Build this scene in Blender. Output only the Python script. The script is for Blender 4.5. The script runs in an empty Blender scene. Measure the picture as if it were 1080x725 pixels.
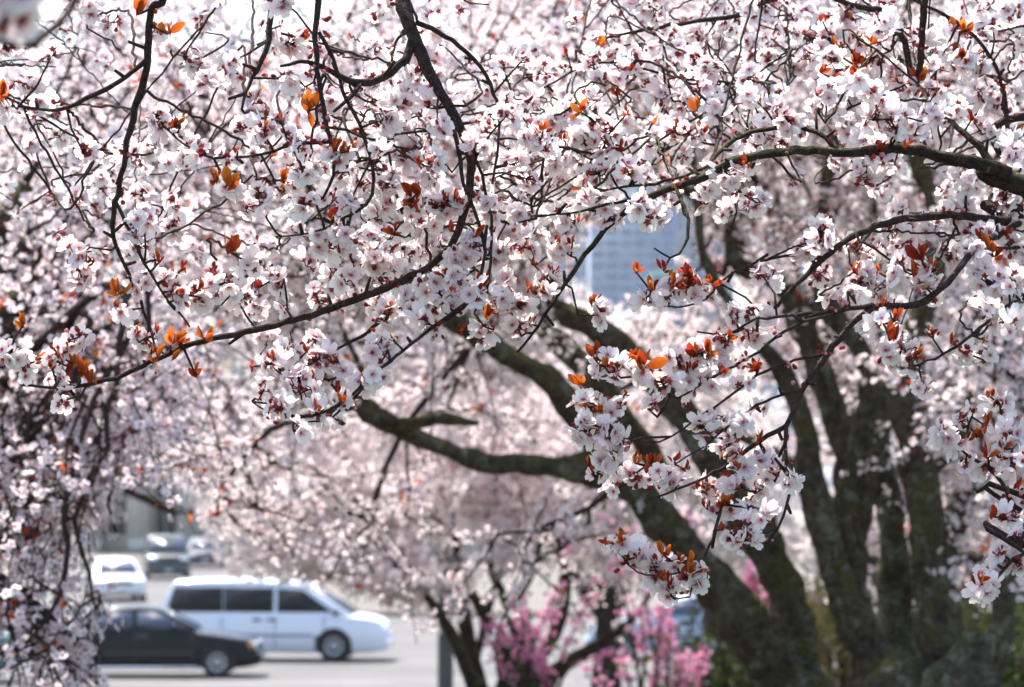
import bpy, bmesh, math, random
import numpy as np
from mathutils import Vector, Matrix

C = bpy.context.scene.collection
scn = bpy.context.scene
R = math.radians

# ------------------------------------------------------------------ camera
FPX, HZ = 3600.0, 510.0                  # focal length and horizon row, in pixels of the 1080 x 725 photograph
PITCH = math.atan((HZ - 362.5) / FPX)
CAM = np.array([0.0, 0.0, 1.6])
cam_d = bpy.data.cameras.new('camera')
cam = bpy.data.objects.new('camera', cam_d)
C.objects.link(cam)
cam.location = CAM
cam.rotation_euler = (R(90) + PITCH, 0, 0)
cam_d.sensor_width = 36.0
cam_d.lens = 36.0 * FPX / 1080.0
cam_d.clip_start = 0.05
cam_d.clip_end = 6000
cam_d.dof.use_dof = True
cam_d.dof.focus_distance = 3.65
cam_d.dof.aperture_fstop = 14.5
scn.camera = cam
scn.cycles.diffuse_bounces = 7
scn.cycles.max_bounces = 14
scn.cycles.transmission_bounces = 8

# ------------------------------------------------------------------ sky, sun, exposure
SUN_EL, SUN_AZ = 61.0, -26.0             # azimuth from straight ahead, negative = to the left
w = bpy.data.worlds.new('World'); scn.world = w; w.use_nodes = True
nt = w.node_tree; nt.nodes.clear()
sky = nt.nodes.new('ShaderNodeTexSky'); sky.sky_type = 'NISHITA'; sky.sun_disc = False
sky.sun_elevation = R(SUN_EL); sky.sun_rotation = R(SUN_AZ)
sky.air_density = 1.0; sky.dust_density = 2.0; sky.ozone_density = 1.0
bg = nt.nodes.new('ShaderNodeBackground'); bg.inputs['Strength'].default_value = 0.15
out = nt.nodes.new('ShaderNodeOutputWorld')
nt.links.new(sky.outputs[0], bg.inputs[0]); nt.links.new(bg.outputs[0], out.inputs[0])
sun_d = bpy.data.lights.new('sun', 'SUN'); sun_d.energy = 4.6; sun_d.angle = R(0.53); sun_d.color = (1.0, 0.93, 0.84)
sun = bpy.data.objects.new('sun', sun_d); C.objects.link(sun)
S = Vector((math.sin(R(SUN_AZ)) * math.cos(R(SUN_EL)), math.cos(R(SUN_AZ)) * math.cos(R(SUN_EL)), math.sin(R(SUN_EL))))
sun.rotation_euler = S.to_track_quat('Z', 'Y').to_euler()
scn.view_settings.view_transform = 'Standard'
scn.view_settings.look = 'None'
scn.view_settings.gamma = 1.0
scn.view_settings.use_curve_mapping = False
scn.view_settings.exposure = 1.36

# ------------------------------------------------------------------ helpers
cp, sp = math.cos(PITCH), math.sin(PITCH)


def at(px, py, d):
    """The point at distance d (metres ahead) seen at pixel (px, py) of the photograph."""
    x = (px - 540.0) / FPX
    v = (362.5 - py) / FPX
    yy = cp - v * sp
    zz = sp + v * cp
    return CAM + np.array([x, yy, zz]) * (d / yy)


def px_of(P):
    P = np.atleast_2d(P) - CAM
    f = P[:, 1] * cp + P[:, 2] * sp
    u = -P[:, 1] * sp + P[:, 2] * cp
    return 540 + FPX * P[:, 0] / f, 362.5 - FPX * u / f


def unit(a):
    return a / np.maximum(np.linalg.norm(a, axis=-1, keepdims=True), 1e-9)


class MB:
    """Collects faces; build() links them as ONE mesh object."""
    def __init__(self):
        self.V, self.L, self.T, self.K, self.M, self.n = [], [], [], [], [], 0

    def add(self, V, loops, totals, col=(1, 1, 1), mat=0):
        mat = mat + getattr(self, 'slot', 0)
        V = np.asarray(V, dtype=np.float64).reshape(-1, 3)
        self.V.append(V); self.L.append(np.asarray(loops, dtype=np.int64) + self.n)
        t = np.asarray(totals, dtype=np.int64); self.T.append(t)
        k = np.asarray(col, dtype=np.float64)
        if k.ndim == 1:
            k = np.broadcast_to(k, (len(V), 3))
        self.K.append(k)
        self.M.append(np.full(len(t), mat, dtype=np.int64))
        self.n += len(V)

    def faces(self, V, F, col=(1, 1, 1), mat=0):
        self.add(V, [i for f in F for i in f], [len(f) for f in F], col, mat)

    def box(self, lo, hi, mat=0, col=(1, 1, 1)):
        x0, y0, z0 = lo; x1, y1, z1 = hi
        V = [(x0, y0, z0), (x1, y0, z0), (x1, y1, z0), (x0, y1, z0), (x0, y0, z1), (x1, y0, z1), (x1, y1, z1), (x0, y1, z1)]
        self.faces(V, [(3, 2, 1, 0), (4, 5, 6, 7), (0, 1, 5, 4), (1, 2, 6, 5), (2, 3, 7, 6), (3, 0, 4, 7)], col, mat)

    def build(self, name, mats, parent=None, smooth=False, color=False):
        V = np.concatenate(self.V); L = np.concatenate(self.L); T = np.concatenate(self.T)
        me = bpy.data.meshes.new(name)
        me.vertices.add(len(V)); me.vertices.foreach_set('co', V.astype(np.float32).ravel())
        me.loops.add(len(L)); me.loops.foreach_set('vertex_index', L.astype(np.int32))
        me.polygons.add(len(T))
        st = np.concatenate([[0], np.cumsum(T)[:-1]])
        me.polygons.foreach_set('loop_start', st.astype(np.int32))
        me.polygons.foreach_set('loop_total', T.astype(np.int32))
        if smooth:
            me.polygons.foreach_set('use_smooth', np.ones(len(T), dtype=bool))
        if color:
            a = me.attributes.new('Col', 'FLOAT_COLOR', 'POINT')
            K = np.concatenate(self.K)
            a.data.foreach_set('color', np.concatenate([K, np.ones((len(K), 1))], axis=1).astype(np.float32).ravel())
        for m in (mats if isinstance(mats, (list, tuple)) else [mats]):
            me.materials.append(m)
        if len(np.unique(np.concatenate(self.M))) > 1:
            me.polygons.foreach_set('material_index', np.concatenate(self.M).astype(np.int32))
        me.update(calc_edges=True)
        o = bpy.data.objects.new(name, me); C.objects.link(o)
        if parent is not None:
            o.parent = parent
            o.matrix_parent_inverse = Matrix.Translation(-parent.location) if getattr(self, 'world', False) else Matrix()
        return o


def tag(o, label=None, cat=None, group=None, kind=None):
    if label: o['label'] = label
    if cat: o['category'] = cat
    if group: o['group'] = group
    if kind: o['kind'] = kind
    return o


def thing(name, label, cat, loc=(0, 0, 0), rz=0.0, group=None):
    o = bpy.data.objects.new(name, None); C.objects.link(o)
    o.empty_display_size = 0.2
    o.location = loc; o.rotation_euler = (0, 0, rz)
    return tag(o, label, cat, group)


def world_part(mb, name, mats, parent, **kw):
    """A part whose vertices are given in world coordinates, under a thing or part."""
    o = mb.build(name, mats, None, **kw)
    o.parent = parent
    p = parent; off = Vector((0, 0, 0))
    while p is not None:
        off += p.location; p = p.parent
    o.location = -off
    return o


# ------------------------------------------------------------------ materials
def mat(name, col=(0.5, 0.5, 0.5), rough=0.6, metal=0.0, spec=0.5, coat=0.0):
    m = bpy.data.materials.new(name); m.use_nodes = True
    b = m.node_tree.nodes['Principled BSDF']
    b.inputs['Base Color'].default_value = (*col, 1); b.inputs['Roughness'].default_value = rough
    b.inputs['Metallic'].default_value = metal; b.inputs['Specular IOR Level'].default_value = spec
    b.inputs['Coat Weight'].default_value = coat; b.inputs['Coat Roughness'].default_value = 0.05
    return m


def noisy(name, c0, c1, scale=5.0, rough=0.8, bump=0.0, detail=6, contrast=(0.35, 0.65), c2=None, scale2=1.0):
    m = mat(name, c0, rough); t = m.node_tree; b = t.nodes['Principled BSDF']
    tc = t.nodes.new('ShaderNodeTexCoord')
    n = t.nodes.new('ShaderNodeTexNoise'); n.inputs['Scale'].default_value = scale; n.inputs['Detail'].default_value = detail
    t.links.new(tc.outputs['Object'], n.inputs['Vector'])
    r = t.nodes.new('ShaderNodeValToRGB')
    r.color_ramp.elements[0].position, r.color_ramp.elements[1].position = contrast
    r.color_ramp.elements[0].color = (*c0, 1); r.color_ramp.elements[1].color = (*c1, 1)
    t.links.new(n.outputs[0], r.inputs[0])
    src = r.outputs[0]
    if c2:
        n2 = t.nodes.new('ShaderNodeTexNoise'); n2.inputs['Scale'].default_value = scale2; n2.inputs['Detail'].default_value = 3
        t.links.new(tc.outputs['Object'], n2.inputs['Vector'])
        r2 = t.nodes.new('ShaderNodeValToRGB'); r2.color_ramp.elements[0].position = 0.5; r2.color_ramp.elements[1].position = 0.62
        t.links.new(n2.outputs[0], r2.inputs[0])
        mx = t.nodes.new('ShaderNodeMixRGB'); mx.inputs[2].default_value = (*c2, 1)
        t.links.new(r2.outputs[0], mx.inputs[0]); t.links.new(src, mx.inputs[1]); src = mx.outputs[0]
    t.links.new(src, b.inputs['Base Color'])
    if bump:
        bp = t.nodes.new('ShaderNodeBump'); bp.inputs['Strength'].default_value = bump; bp.inputs['Distance'].default_value = 0.02
        t.links.new(n.outputs[0], bp.inputs['Height']); t.links.new(bp.outputs[0], b.inputs['Normal'])
    return m


def bark(name, base, light, lichen=None, moss=None, lichen_at=0.6, moss_at=0.45, scale=30.0):
    m = mat(name, base, 0.92, spec=0.2); t = m.node_tree; b = t.nodes['Principled BSDF']
    tc = t.nodes.new('ShaderNodeTexCoord')

    def noise(s, d=5, ro=0.6):
        n = t.nodes.new('ShaderNodeTexNoise'); n.inputs['Scale'].default_value = s
        n.inputs['Detail'].default_value = d; n.inputs['Roughness'].default_value = ro
        t.links.new(tc.outputs['Object'], n.inputs['Vector']); return n.outputs[0]

    def ramp(f, a, c):
        r = t.nodes.new('ShaderNodeMapRange'); r.inputs['From Min'].default_value = a; r.inputs['From Max'].default_value = c
        t.links.new(f, r.inputs['Value']); return r.outputs[0]

    def mix(f, a, c):
        x = t.nodes.new('ShaderNodeMixRGB')
        t.links.new(f, x.inputs[0])
        for k, v in ((1, a), (2, c)):
            if isinstance(v, tuple): x.inputs[k].default_value = (*v, 1)
            else: t.links.new(v, x.inputs[k])
        return x.outputs[0]
    n1 = noise(scale)
    col = mix(ramp(n1, 0.35, 0.7), base, light)
    hgt = n1
    if moss:
        g = t.nodes.new('ShaderNodeNewGeometry'); s = t.nodes.new('ShaderNodeSeparateXYZ')
        t.links.new(g.outputs['Normal'], s.inputs[0])
        ad = t.nodes.new('ShaderNodeMath'); ad.operation = 'MULTIPLY_ADD'
        t.links.new(s.outputs[2], ad.inputs[0]); ad.inputs[1].default_value = 0.35
        t.links.new(noise(5.0, 4), ad.inputs[2])
        col = mix(ramp(ad.outputs[0], moss_at + 0.15, moss_at + 0.3), col, mix(ramp(noise(60), .4, .6), moss, tuple(1.9 * c for c in moss)))
    if lichen:
        n2 = noise(15.0, 7, 0.7)
        col = mix(ramp(n2, lichen_at, lichen_at + 0.06), col, mix(ramp(noise(70), .35, .65), lichen, tuple(0.45 * c for c in lichen)))
    t.links.new(col, b.inputs['Base Color'])
    bp = t.nodes.new('ShaderNodeBump'); bp.inputs['Strength'].default_value = 0.8; bp.inputs['Distance'].default_value = 0.03
    t.links.new(hgt, bp.inputs['Height']); t.links.new(bp.outputs[0], b.inputs['Normal'])
    return m


def leafy(name, trans=0.4, gain=1.0, rough=0.7, tcol=(1, 1, 1)):
    """Thin translucent tissue coloured by the mesh's own colour attribute."""
    m = bpy.data.materials.new(name); m.use_nodes = True; t = m.node_tree; t.nodes.clear()
    a = t.nodes.new('ShaderNodeAttribute'); a.attribute_name = 'Col'
    d = t.nodes.new('ShaderNodeBsdfDiffuse'); tr = t.nodes.new('ShaderNodeBsdfTranslucent')
    mu = t.nodes.new('ShaderNodeMixRGB'); mu.blend_type = 'MULTIPLY'; mu.inputs[0].default_value = 1; mu.inputs[2].default_value = (*tcol, 1)
    mx = t.nodes.new('ShaderNodeMixShader'); mx.inputs[0].default_value = trans
    o = t.nodes.new('ShaderNodeOutputMaterial')
    t.links.new(a.outputs['Color'], d.inputs[0]); t.links.new(a.outputs['Color'], mu.inputs[1]); t.links.new(mu.outputs[0], tr.inputs[0])
    t.links.new(d.outputs[0], mx.inputs[1]); t.links.new(tr.outputs[0], mx.inputs[2]); t.links.new(mx.outputs[0], o.inputs[0])
    return m


M = dict(
    petal=leafy('petal', 0.48, tcol=(1.0, 0.98, 0.98)),
    leaf=leafy('young_leaf', 0.5, tcol=(1.0, 0.8, 0.6)),
    green=leafy('green_leaf', 0.35),
    twig=bark('twig_bark', (0.034, 0.020, 0.017), (0.09, 0.058, 0.048), scale=120),
    branch=bark('branch_bark', (0.018, 0.012, 0.010), (0.06, 0.042, 0.034), lichen=(0.17, 0.17, 0.11), moss=(0.06, 0.055, 0.02), lichen_at=0.58, scale=90),
    trunk=bark('trunk_bark', (0.036, 0.028, 0.018), (0.125, 0.10, 0.066), lichen=(0.20, 0.20, 0.145), moss=(0.052, 0.046, 0.014), lichen_at=0.55, moss_at=.39, scale=38),
    lichen_trunk=bark('lichen_bark', (0.036, 0.030, 0.019), (0.10, 0.085, 0.058), lichen=(0.18, 0.18, 0.125), moss=(0.045, 0.05, 0.018), lichen_at=0.49, scale=45),
    far_bark=bark('far_bark', (0.020, 0.014, 0.009), (0.06, 0.045, 0.03), moss=(0.035, 0.036, 0.010), scale=20),
    asphalt=noisy('asphalt', (0.085, 0.083, 0.083), (0.12, 0.116, 0.114), 0.6, 0.9, c2=(0.075, 0.073, 0.073), scale2=0.15),
    concrete=noisy('concrete', (0.105, 0.092, 0.082), (0.145, 0.13, 0.115), 1.5, 0.9),
    paint_line=noisy('road_paint', (0.22, 0.215, 0.21), (0.32, 0.32, 0.31), 8, 0.8),
    soil=noisy('grass_ground', (0.028, 0.034, 0.012), (0.06, 0.06, 0.022), 3.0, 0.95, 0.6, c2=(0.10, 0.085, 0.05), scale2=0.7),
    grass=leafy('grass_blade', 0.3),
    glass=mat('car_glass', (0.008, 0.009, 0.012), 0.05, 0, 0.22),
    glass_blue=mat('car_glass_reflect_tint', (0.035, 0.05, 0.085), 0.06, 0, 0.7),  # bluish reflection painted into the glass colour
    tyre=mat('tyre_rubber', (0.015, 0.015, 0.016), 0.85),
    rim=mat('rim_alloy', (0.42, 0.42, 0.43), 0.35, 0.7),
    plastic=mat('black_plastic', (0.02, 0.02, 0.022), 0.55),
    lamp=mat('lamp_lens', (0.75, 0.76, 0.78), 0.12, 0, 0.7),
    amber=mat('amber_lens', (0.75, 0.24, 0.04), 0.2),
    red_lens=mat('red_lens', (0.35, 0.02, 0.02), 0.2),
    plate=mat('plate', (0.6, 0.6, 0.58), 0.5),
    chrome=mat('chrome', (0.7, 0.7, 0.72), 0.15, 1.0),
    pole=noisy('pole_metal', (0.038, 0.039, 0.041), (0.065, 0.066, 0.068), 6, 0.55),
    stucco=noisy('beige_stucco', (0.56, 0.50, 0.40), (0.64, 0.58, 0.47), 2, 0.9),
    trim=noisy('pale_trim', (0.55, 0.51, 0.44), (0.62, 0.58, 0.5), 3, 0.85),
    wall_pale=noisy('pale_wall', (0.55, 0.49, 0.45), (0.62, 0.56, 0.51), 1.2, 0.9),
    wall_red=noisy('red_siding', (0.10, 0.035, 0.030), (0.15, 0.055, 0.045), 2.5, 0.8),
    roof_grey=noisy('slate_roof', (0.13, 0.15, 0.18), (0.20, 0.22, 0.26), 4, 0.85),
    win=mat('window_glass', (0.03, 0.04, 0.055), 0.08, 0, 0.6),
    facade_haze_blue=noisy('tower_haze_blue', (0.19, 0.26, 0.36), (0.24, 0.31, 0.41), 0.05, 0.5),  # wall blue made paler to carry distance haze in the colour
    facade_pale=noisy('tower_pale', (0.13, 0.19, 0.28), (0.17, 0.23, 0.33), 0.05, 0.7),
    facade_tan=noisy('tower_tan', (0.20, 0.21, 0.22), (0.26, 0.27, 0.27), 0.05, 0.8),
    tower_glass=mat('tower_glass', (0.09, 0.15, 0.25), 0.25, 0, 0.6),  # pane colour lifted too, distance haze painted in
    tower_glass_pale=mat('tower_glass_pale', (0.22, 0.28, 0.35), 0.3, 0, 0.6),
    tower_glass_mid=mat('tower_glass_mid', (0.14, 0.20, 0.29), 0.2, 0, 0.6),
    tower_green=mat('tower_green', (0.12, 0.26, 0.22), 0.4, 0, 0.5),
)


# ------------------------------------------------------------------ wood
def catmull(P, Rr, step):
    """A smooth line through the points, resampled about every `step` metres."""
    P = np.asarray(P, float); Rr = np.asarray(Rr, float)
    Q = np.vstack([2 * P[0] - P[1], P, 2 * P[-1] - P[-2]])
    op, orr = [], []
    for i in range(len(P) - 1):
        p0, p1, p2, p3 = Q[i:i + 4]
        n = max(1, int(np.linalg.norm(p2 - p1) / step))
        t = (np.arange(n) / n)[:, None]
        op.append(0.5 * (2 * p1 + (p2 - p0) * t + (2 * p0 - 5 * p1 + 4 * p2 - p3) * t ** 2 + (3 * p1 - p0 - 3 * p2 + p3) * t ** 3))
        orr.append(Rr[i] + (Rr[i + 1] - Rr[i]) * t[:, 0])
    op.append(P[-1:]); orr.append(Rr[-1:])
    return np.vstack(op), np.concatenate(orr)


def tube(mb, P, rad, sides=6, rough=0.0, rng=None, mat=0):
    P = np.asarray(P, float); n = len(P)
    T = unit(np.gradient(P, axis=0))
    a = np.array([0, 0, 1.0]) if abs(T[0][2]) < 0.9 else np.array([1.0, 0, 0])
    u = np.cross(T[0], a); u /= np.linalg.norm(u)
    ang = np.arange(sides) * 2 * math.pi / sides
    ca, sa = np.cos(ang)[:, None], np.sin(ang)[:, None]
    V = np.empty((n, sides, 3))
    for i in range(n):
        u = u - T[i] * np.dot(u, T[i]); u /= max(np.linalg.norm(u), 1e-9)
        v = np.cross(T[i], u)
        V[i] = ca * u + sa * v
    rr = np.asarray(rad, float)[:, None] * np.ones((1, sides))
    if rough and rng is not None:
        N = rng.standard_normal((n, sides))
        for _ in range(2):
            N = (N + np.roll(N, 1, 1) + np.roll(N, -1, 1) + np.vstack([N[:1], N[:-1]]) + np.vstack([N[1:], N[-1:]])) / 3.0
        rr = rr * (1 + rough * N)
    V = P[:, None, :] + V * rr[:, :, None]
    i = np.arange(n - 1)[:, None] * sides; j = np.arange(sides)[None, :]; j2 = (j + 1) % sides
    q = np.stack([i + j, i + j2, i + sides + j2, i + sides + j], -1).reshape(-1)
    caps = np.concatenate([np.arange(sides)[::-1], (n - 1) * sides + np.arange(sides)])
    mb.add(V.reshape(-1, 3), np.concatenate([q, caps]), [4] * ((n - 1) * sides) + [sides, sides], mat=mat)


def wander(p, d, L, n, rng, bend=0.25, droop=0.0):
    """A crooked twig path."""
    d = unit(np.asarray(d, float)); P = [np.asarray(p, float)]
    for _ in range(n):
        d = unit(d + bend * rng.standard_normal(3) + np.array([0, 0, -droop]))
        P.append(P[-1] + d * (L / n))
    return np.array(P)


# ------------------------------------------------------------------ flowers, buds, leaves
WHITE, PINK, RED = np.array([0.87, 0.825, 0.82]), np.array([0.78, 0.42, 0.47]), np.array([0.32, 0.07, 0.065])


def petal_template(lod, cup, rng):
    V, F, K = [], [], []
    for k in range(5):
        a = 2 * math.pi * k / 5 + rng.uniform(-.08, .08)
        ln = rng.uniform(0.9, 1.06); cu = cup + rng.uniform(-.12, .12); tw = rng.uniform(-.12, .12)
        b = len(V)
        if lod == 0:
            rows = [(0.06, .08), (0.3, .25), (0.6, .42), (0.84, .40), (0.99, .20)]
            for (u, wd) in rows:
                for s in (-1, 0, 1):
                    r_ = u * ln * (0.955 if (u > .9 and s == 0) else 1.0)
                    z = cu * u ** 1.6 + 0.10 * abs(s) * wd * 2 * u + tw * s * wd + rng.uniform(-.02, .02)
                    V.append((r_ * math.cos(a) - s * wd * math.sin(a), r_ * math.sin(a) + s * wd * math.cos(a), z))
                    f = min(1.0, max(0.0, (u - .05) / 0.32)); K.append(PINK * (1 - f) + WHITE * f)
            for i in range(4):
                for j in range(2):
                    F.append((b + 3 * i + j, b + 3 * i + j + 3, b + 3 * i + j + 4, b + 3 * i + j + 1))
        elif lod == 1:
            for (u, wv) in ((.06, 0), (.58, -.40), (.58, .40), (.98, -.24), (.98, .24)):
                z = cu * u ** 1.6 + tw * wv + .06 * abs(wv)
                V.append((u * ln * math.cos(a) - wv * math.sin(a), u * ln * math.sin(a) + wv * math.cos(a), z))
                K.append(PINK if u < .1 else WHITE)
            F += [(b, b + 1, b + 2), (b + 1, b + 3, b + 4, b + 2)]
        else:
            for (u, wv) in ((.05, 0), (.66, -.50), (1.0, 0), (.66, .50)):
                z = cu * u ** 1.6 + tw * wv
                V.append((u * ln * math.cos(a) - wv * math.sin(a), u * ln * math.sin(a) + wv * math.cos(a), z))
                K.append(PINK * .35 + WHITE * .65 if u < .1 else WHITE)
            F.append((b, b + 1, b + 2, b + 3))

    def disc(r, z, col, n, flip=False):
        b = len(V)
        for k in range(n):
            a = 2 * math.pi * k / n
            V.append((r * math.cos(a), r * math.sin(a), z)); K.append(col)
        f = tuple(b + i for i in range(n))
        F.append(f[::-1] if flip else f)
    if lod == 0:
        disc(.19, .05, np.array([.40, .07, .09]), 6)
        for k in range(9):                                     # stamens
            a = k * 2.4 + rng.uniform(-.2, .2); r1 = rng.uniform(.28, .46); h = rng.uniform(.22, .42); b = len(V)
            ca, sa = math.cos(a), math.sin(a)
            for (r_, z, s) in ((.06, .05, -.02), (.06, .05, .02), (r1, h, .018), (r1, h, -.018)):
                V.append((r_ * ca - s * sa, r_ * sa + s * ca, z)); K.append(np.array([.72, .40, .46]))
            F.append((b, b + 1, b + 2, b + 3))
            b = len(V)
            for (dx, dy, dz) in ((.055, 0, 0), (-.03, .045, 0), (-.03, -.045, 0), (0, 0, .06)):
                V.append((r1 * ca + dx, r1 * sa + dy, h + dz)); K.append(np.array([.45, .14, .10]))
            F += [(b, b + 1, b + 3), (b + 1, b + 2, b + 3), (b + 2, b, b + 3)]
        for k in range(5):                                     # calyx
            a = 2 * math.pi * (k + .5) / 5; b = len(V)
            for (r_, wv, z) in ((.0, 0, -.26), (.20, -.13, -.06), (.44, 0, .02), (.20, .13, -.06)):
                V.append((r_ * math.cos(a) - wv * math.sin(a), r_ * math.sin(a) + wv * math.cos(a), z)); K.append(RED)
            F.append((b, b + 1, b + 2, b + 3))
    elif lod == 1:
        disc(.17, .06, np.array([.34, .05, .06]), 5)
        disc(.24, -.05, RED, 5, True)
    elif lod == 2:
        disc(.20, .06, np.array([.45, .12, .14]), 3)
        disc(.20, -.06, RED * 1.3, 3, True)
    return np.array(V), [f for f in F], np.array(K)


def scatter(mb, templates, P, N, Sz, rng, tint=None, mat=0):
    """Copies of small templates at points P facing N, sizes Sz; tint multiplies their colour."""
    if len(P) == 0:
        return
    which = rng.integers(0, len(templates), len(P))
    for ti, (tv, tf, tk) in enumerate(templates):
        s = which == ti
        if not s.any():
            continue
        p, nn, sz = P[s], unit(N[s]), Sz[s]
        m = len(p)
        a = unit(np.cross(nn, rng.standard_normal((m, 3)))); b = np.cross(nn, a)
        V = p[:, None, :] + sz[:, None, None] * (tv[None, :, 0:1] * a[:, None, :] + tv[None, :, 1:2] * b[:, None, :] + tv[None, :, 2:3] * nn[:, None, :])
        K = np.broadcast_to(tk[None], (m, len(tv), 3))
        if tint is not None:
            K = np.clip(K * tint[s][:, None, :], 0, 0.95)
        loops = np.array([i for f in tf for i in f]); tot = np.array([len(f) for f in tf])
        LL = (loops[None, :] + (np.arange(m) * len(tv))[:, None]).reshape(-1)
        mb.add(V.reshape(-1, 3), LL, np.tile(tot, m), K.reshape(-1, 3), mat)


trng = np.random.default_rng(5)
TPL = {l: [petal_template(l, c, trng) for c in cs] for l, cs in {0: (.05, .15, .25, .38, .55, .12, .3, 1.2), 1: (.08, .25, .45, .8), 2: (.15, .4, .8)}.items()}


def star(rng):
    V, F, K = [(0, 0, 0)], [], [PINK * .1 + WHITE * .9]
    for k in range(5):
        a = 2 * math.pi * k / 5
        V.append((math.cos(a), math.sin(a), .3 + rng.uniform(-.2, .2))); K.append(WHITE)
    F = [(0, 1 + k, 1 + (k + 1) % 5) for k in range(5)]
    return np.array(V), F, np.array(K)


TPL[3] = [star(trng) for _ in range(3)]


def bud_tpl(tip, base):
    V, K, F = [(0, 0, -1.3)], [base], []
    for (z, r_, c) in ((-.6, .55, base), (.2, .8, tip), (.9, .55, tip)):
        for k in range(5):
            V.append((r_ * math.cos(k * 1.2566), r_ * math.sin(k * 1.2566), z)); K.append(c)
    V.append((0, 0, 1.25)); K.append(tip)
    for k in range(5):
        k2 = (k + 1) % 5
        F.append((0, 1 + k2, 1 + k))
        for r_ in range(2):
            F.append((1 + 5 * r_ + k, 1 + 5 * r_ + k2, 6 + 5 * r_ + k2, 6 + 5 * r_ + k))
        F.append((11 + k, 11 + k2, 16))
    return np.array(V), F, np.array(K)


BUDS = [bud_tpl(np.array([.72, .42, .48]), RED), bud_tpl(RED * 1.5, RED * .8), bud_tpl(np.array([.30, .05, .05]), RED)]


def oct_tpl(col):
    V = np.array([(.6, 0, 0), (-.3, .5, 0), (-.3, -.5, 0), (0, 0, 1.2), (0, 0, -1.2)])
    return V, [(0, 1, 3), (1, 2, 3), (2, 0, 3), (1, 0, 4), (2, 1, 4), (0, 2, 4)], np.tile(col, (5, 1))


OCTS = [oct_tpl(RED), oct_tpl(np.array([.28, .06, .05])), oct_tpl(np.array([.40, .12, .07]))]


def leaf_tpl(rng, fold):
    V, F, K = [], [], []
    rows = [(0, .03), (.3, .26), (.6, .30), (.85, .17), (1.0, .0)]
    for (u, wd) in rows:
        for s in (-1, 0, 1):
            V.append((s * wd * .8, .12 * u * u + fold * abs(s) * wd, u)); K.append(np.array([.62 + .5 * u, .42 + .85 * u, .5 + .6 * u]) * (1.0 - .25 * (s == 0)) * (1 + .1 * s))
    for i in range(4):
        for j in range(2):
            F.append((3 * i + j, 3 * i + j + 1, 3 * i + j + 4, 3 * i + j + 3))
    return np.array(V), F, np.array(K)


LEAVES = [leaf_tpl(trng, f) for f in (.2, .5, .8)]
LEAF1 = [(np.array([(0, 0, 0), (.26, .1, .5), (0, 0, 1.0), (-.26, .1, .5)]), [(0, 1, 2, 3)], np.ones((4, 3)))]
ORANGE = np.array([[.62, .17, .035], [.70, .24, .05], [.45, .07, .03], [.33, .045, .03], [.58, .13, .05]])


def leaf_cols(n, rng, bias=None):
    c = ORANGE[rng.integers(0, 5, n)] if bias is None else ORANGE[rng.choice(5, n, p=bias)]
    return c * rng.uniform(.75, 1.2, (n, 1))


def blossom_cloud(fl, C0, cnt, rad, size, lod, rng, buds=None, bud_share=.3, tint=(1, 1, 1), outward=.6):
    """Balls of flowers about the nodes C0."""
    rep = np.repeat(np.arange(len(C0)), cnt)
    n = len(rep)
    if n == 0:
        return
    d = unit(rng.standard_normal((n, 3)))
    P = C0[rep] + d * rad * rng.uniform(.35, 1.0, (n, 1))
    N = unit(d * outward + .5 * rng.standard_normal((n, 3)))
    tn = np.array(tint) * (1 + .05 * rng.standard_normal((n, 1))) * (1 + np.array([0, .035, .02]) * rng.standard_normal((n, 1)))
    scatter(fl, TPL[lod], P, N, size * rng.uniform(.75, 1.15, n), rng, tn)
    if buds is not None:
        buds.slot = 1
        nb = int(n * bud_share)
        s = rng.integers(0, n, nb)
        d = unit(rng.standard_normal((nb, 3)))
        scatter(buds, OCTS, C0[rep[s]] + d * rad * rng.uniform(.15, .8, (nb, 1)), d, size * rng.uniform(.28, .55, nb), rng)
        buds.slot = 0


# ------------------------------------------------------------------ ground
def ground_z(y):
    """Lawn slopes down from the camera's knoll to the street, then flat."""
    if y < 12: return 0.0
    if y < 54: return -2.18 * (y - 12) / 42.0
    return -2.18


STREET = -2.3
g = MB()
ys = [-30, -10, 0, 6, 12, 18, 24, 30, 36, 42, 48, 54, 55.8]
xs = np.linspace(-300, 300, 25)
V = [(x, y, ground_z(y)) for y in ys for x in xs]
nx = len(xs)
g.faces(V, [(j * nx + i, j * nx + i + 1, (j + 1) * nx + i + 1, (j + 1) * nx + i) for j in range(len(ys) - 1) for i in range(nx - 1)])
tag(g.build('lawn', M['soil'], smooth=True), kind='structure')
g = MB(); g.faces([(-2500, 55.5, STREET - .012), (2500, 55.5, STREET - .012), (2500, 4500, STREET - .012), (-2500, 4500, STREET - .012)], [(0, 1, 2, 3)])
tag(g.build('ground', M['concrete']), kind='structure')
g = MB(); g.faces([(-300, 56, STREET), (300, 56, STREET), (300, 99.8, STREET), (-300, 99.8, STREET)], [(0, 1, 2, 3)])
tag(g.build('road', M['asphalt']), kind='structure')
g = MB(); g.faces([(-20.5, 99.8, STREET), (-7.2, 99.8, STREET), (-7.2, 400, STREET), (-20.5, 400, STREET)], [(0, 1, 2, 3)])
tag(g.build('side_road', M['asphalt']), kind='structure')
g = MB(); g.box((-300, 55.8, STREET - .3), (300, 56.0, -2.15)); tag(g.build('kerb', M['concrete']), kind='structure')
g = MB(); g.box((-7.2, 99.8, STREET - .3), (300, 104, -2.17)); tag(g.build('pavement', M['concrete']), kind='structure')
g = MB()
for y0 in (80.6, 88.2):
    for x in np.arange(-60, 60, 6.0):
        g.faces([(x, y0, STREET + .004), (x + 3, y0, STREET + .004), (x + 3, y0 + .14, STREET + .004), (x, y0 + .14, STREET + .004)], [(0, 1, 2, 3)])
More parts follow.
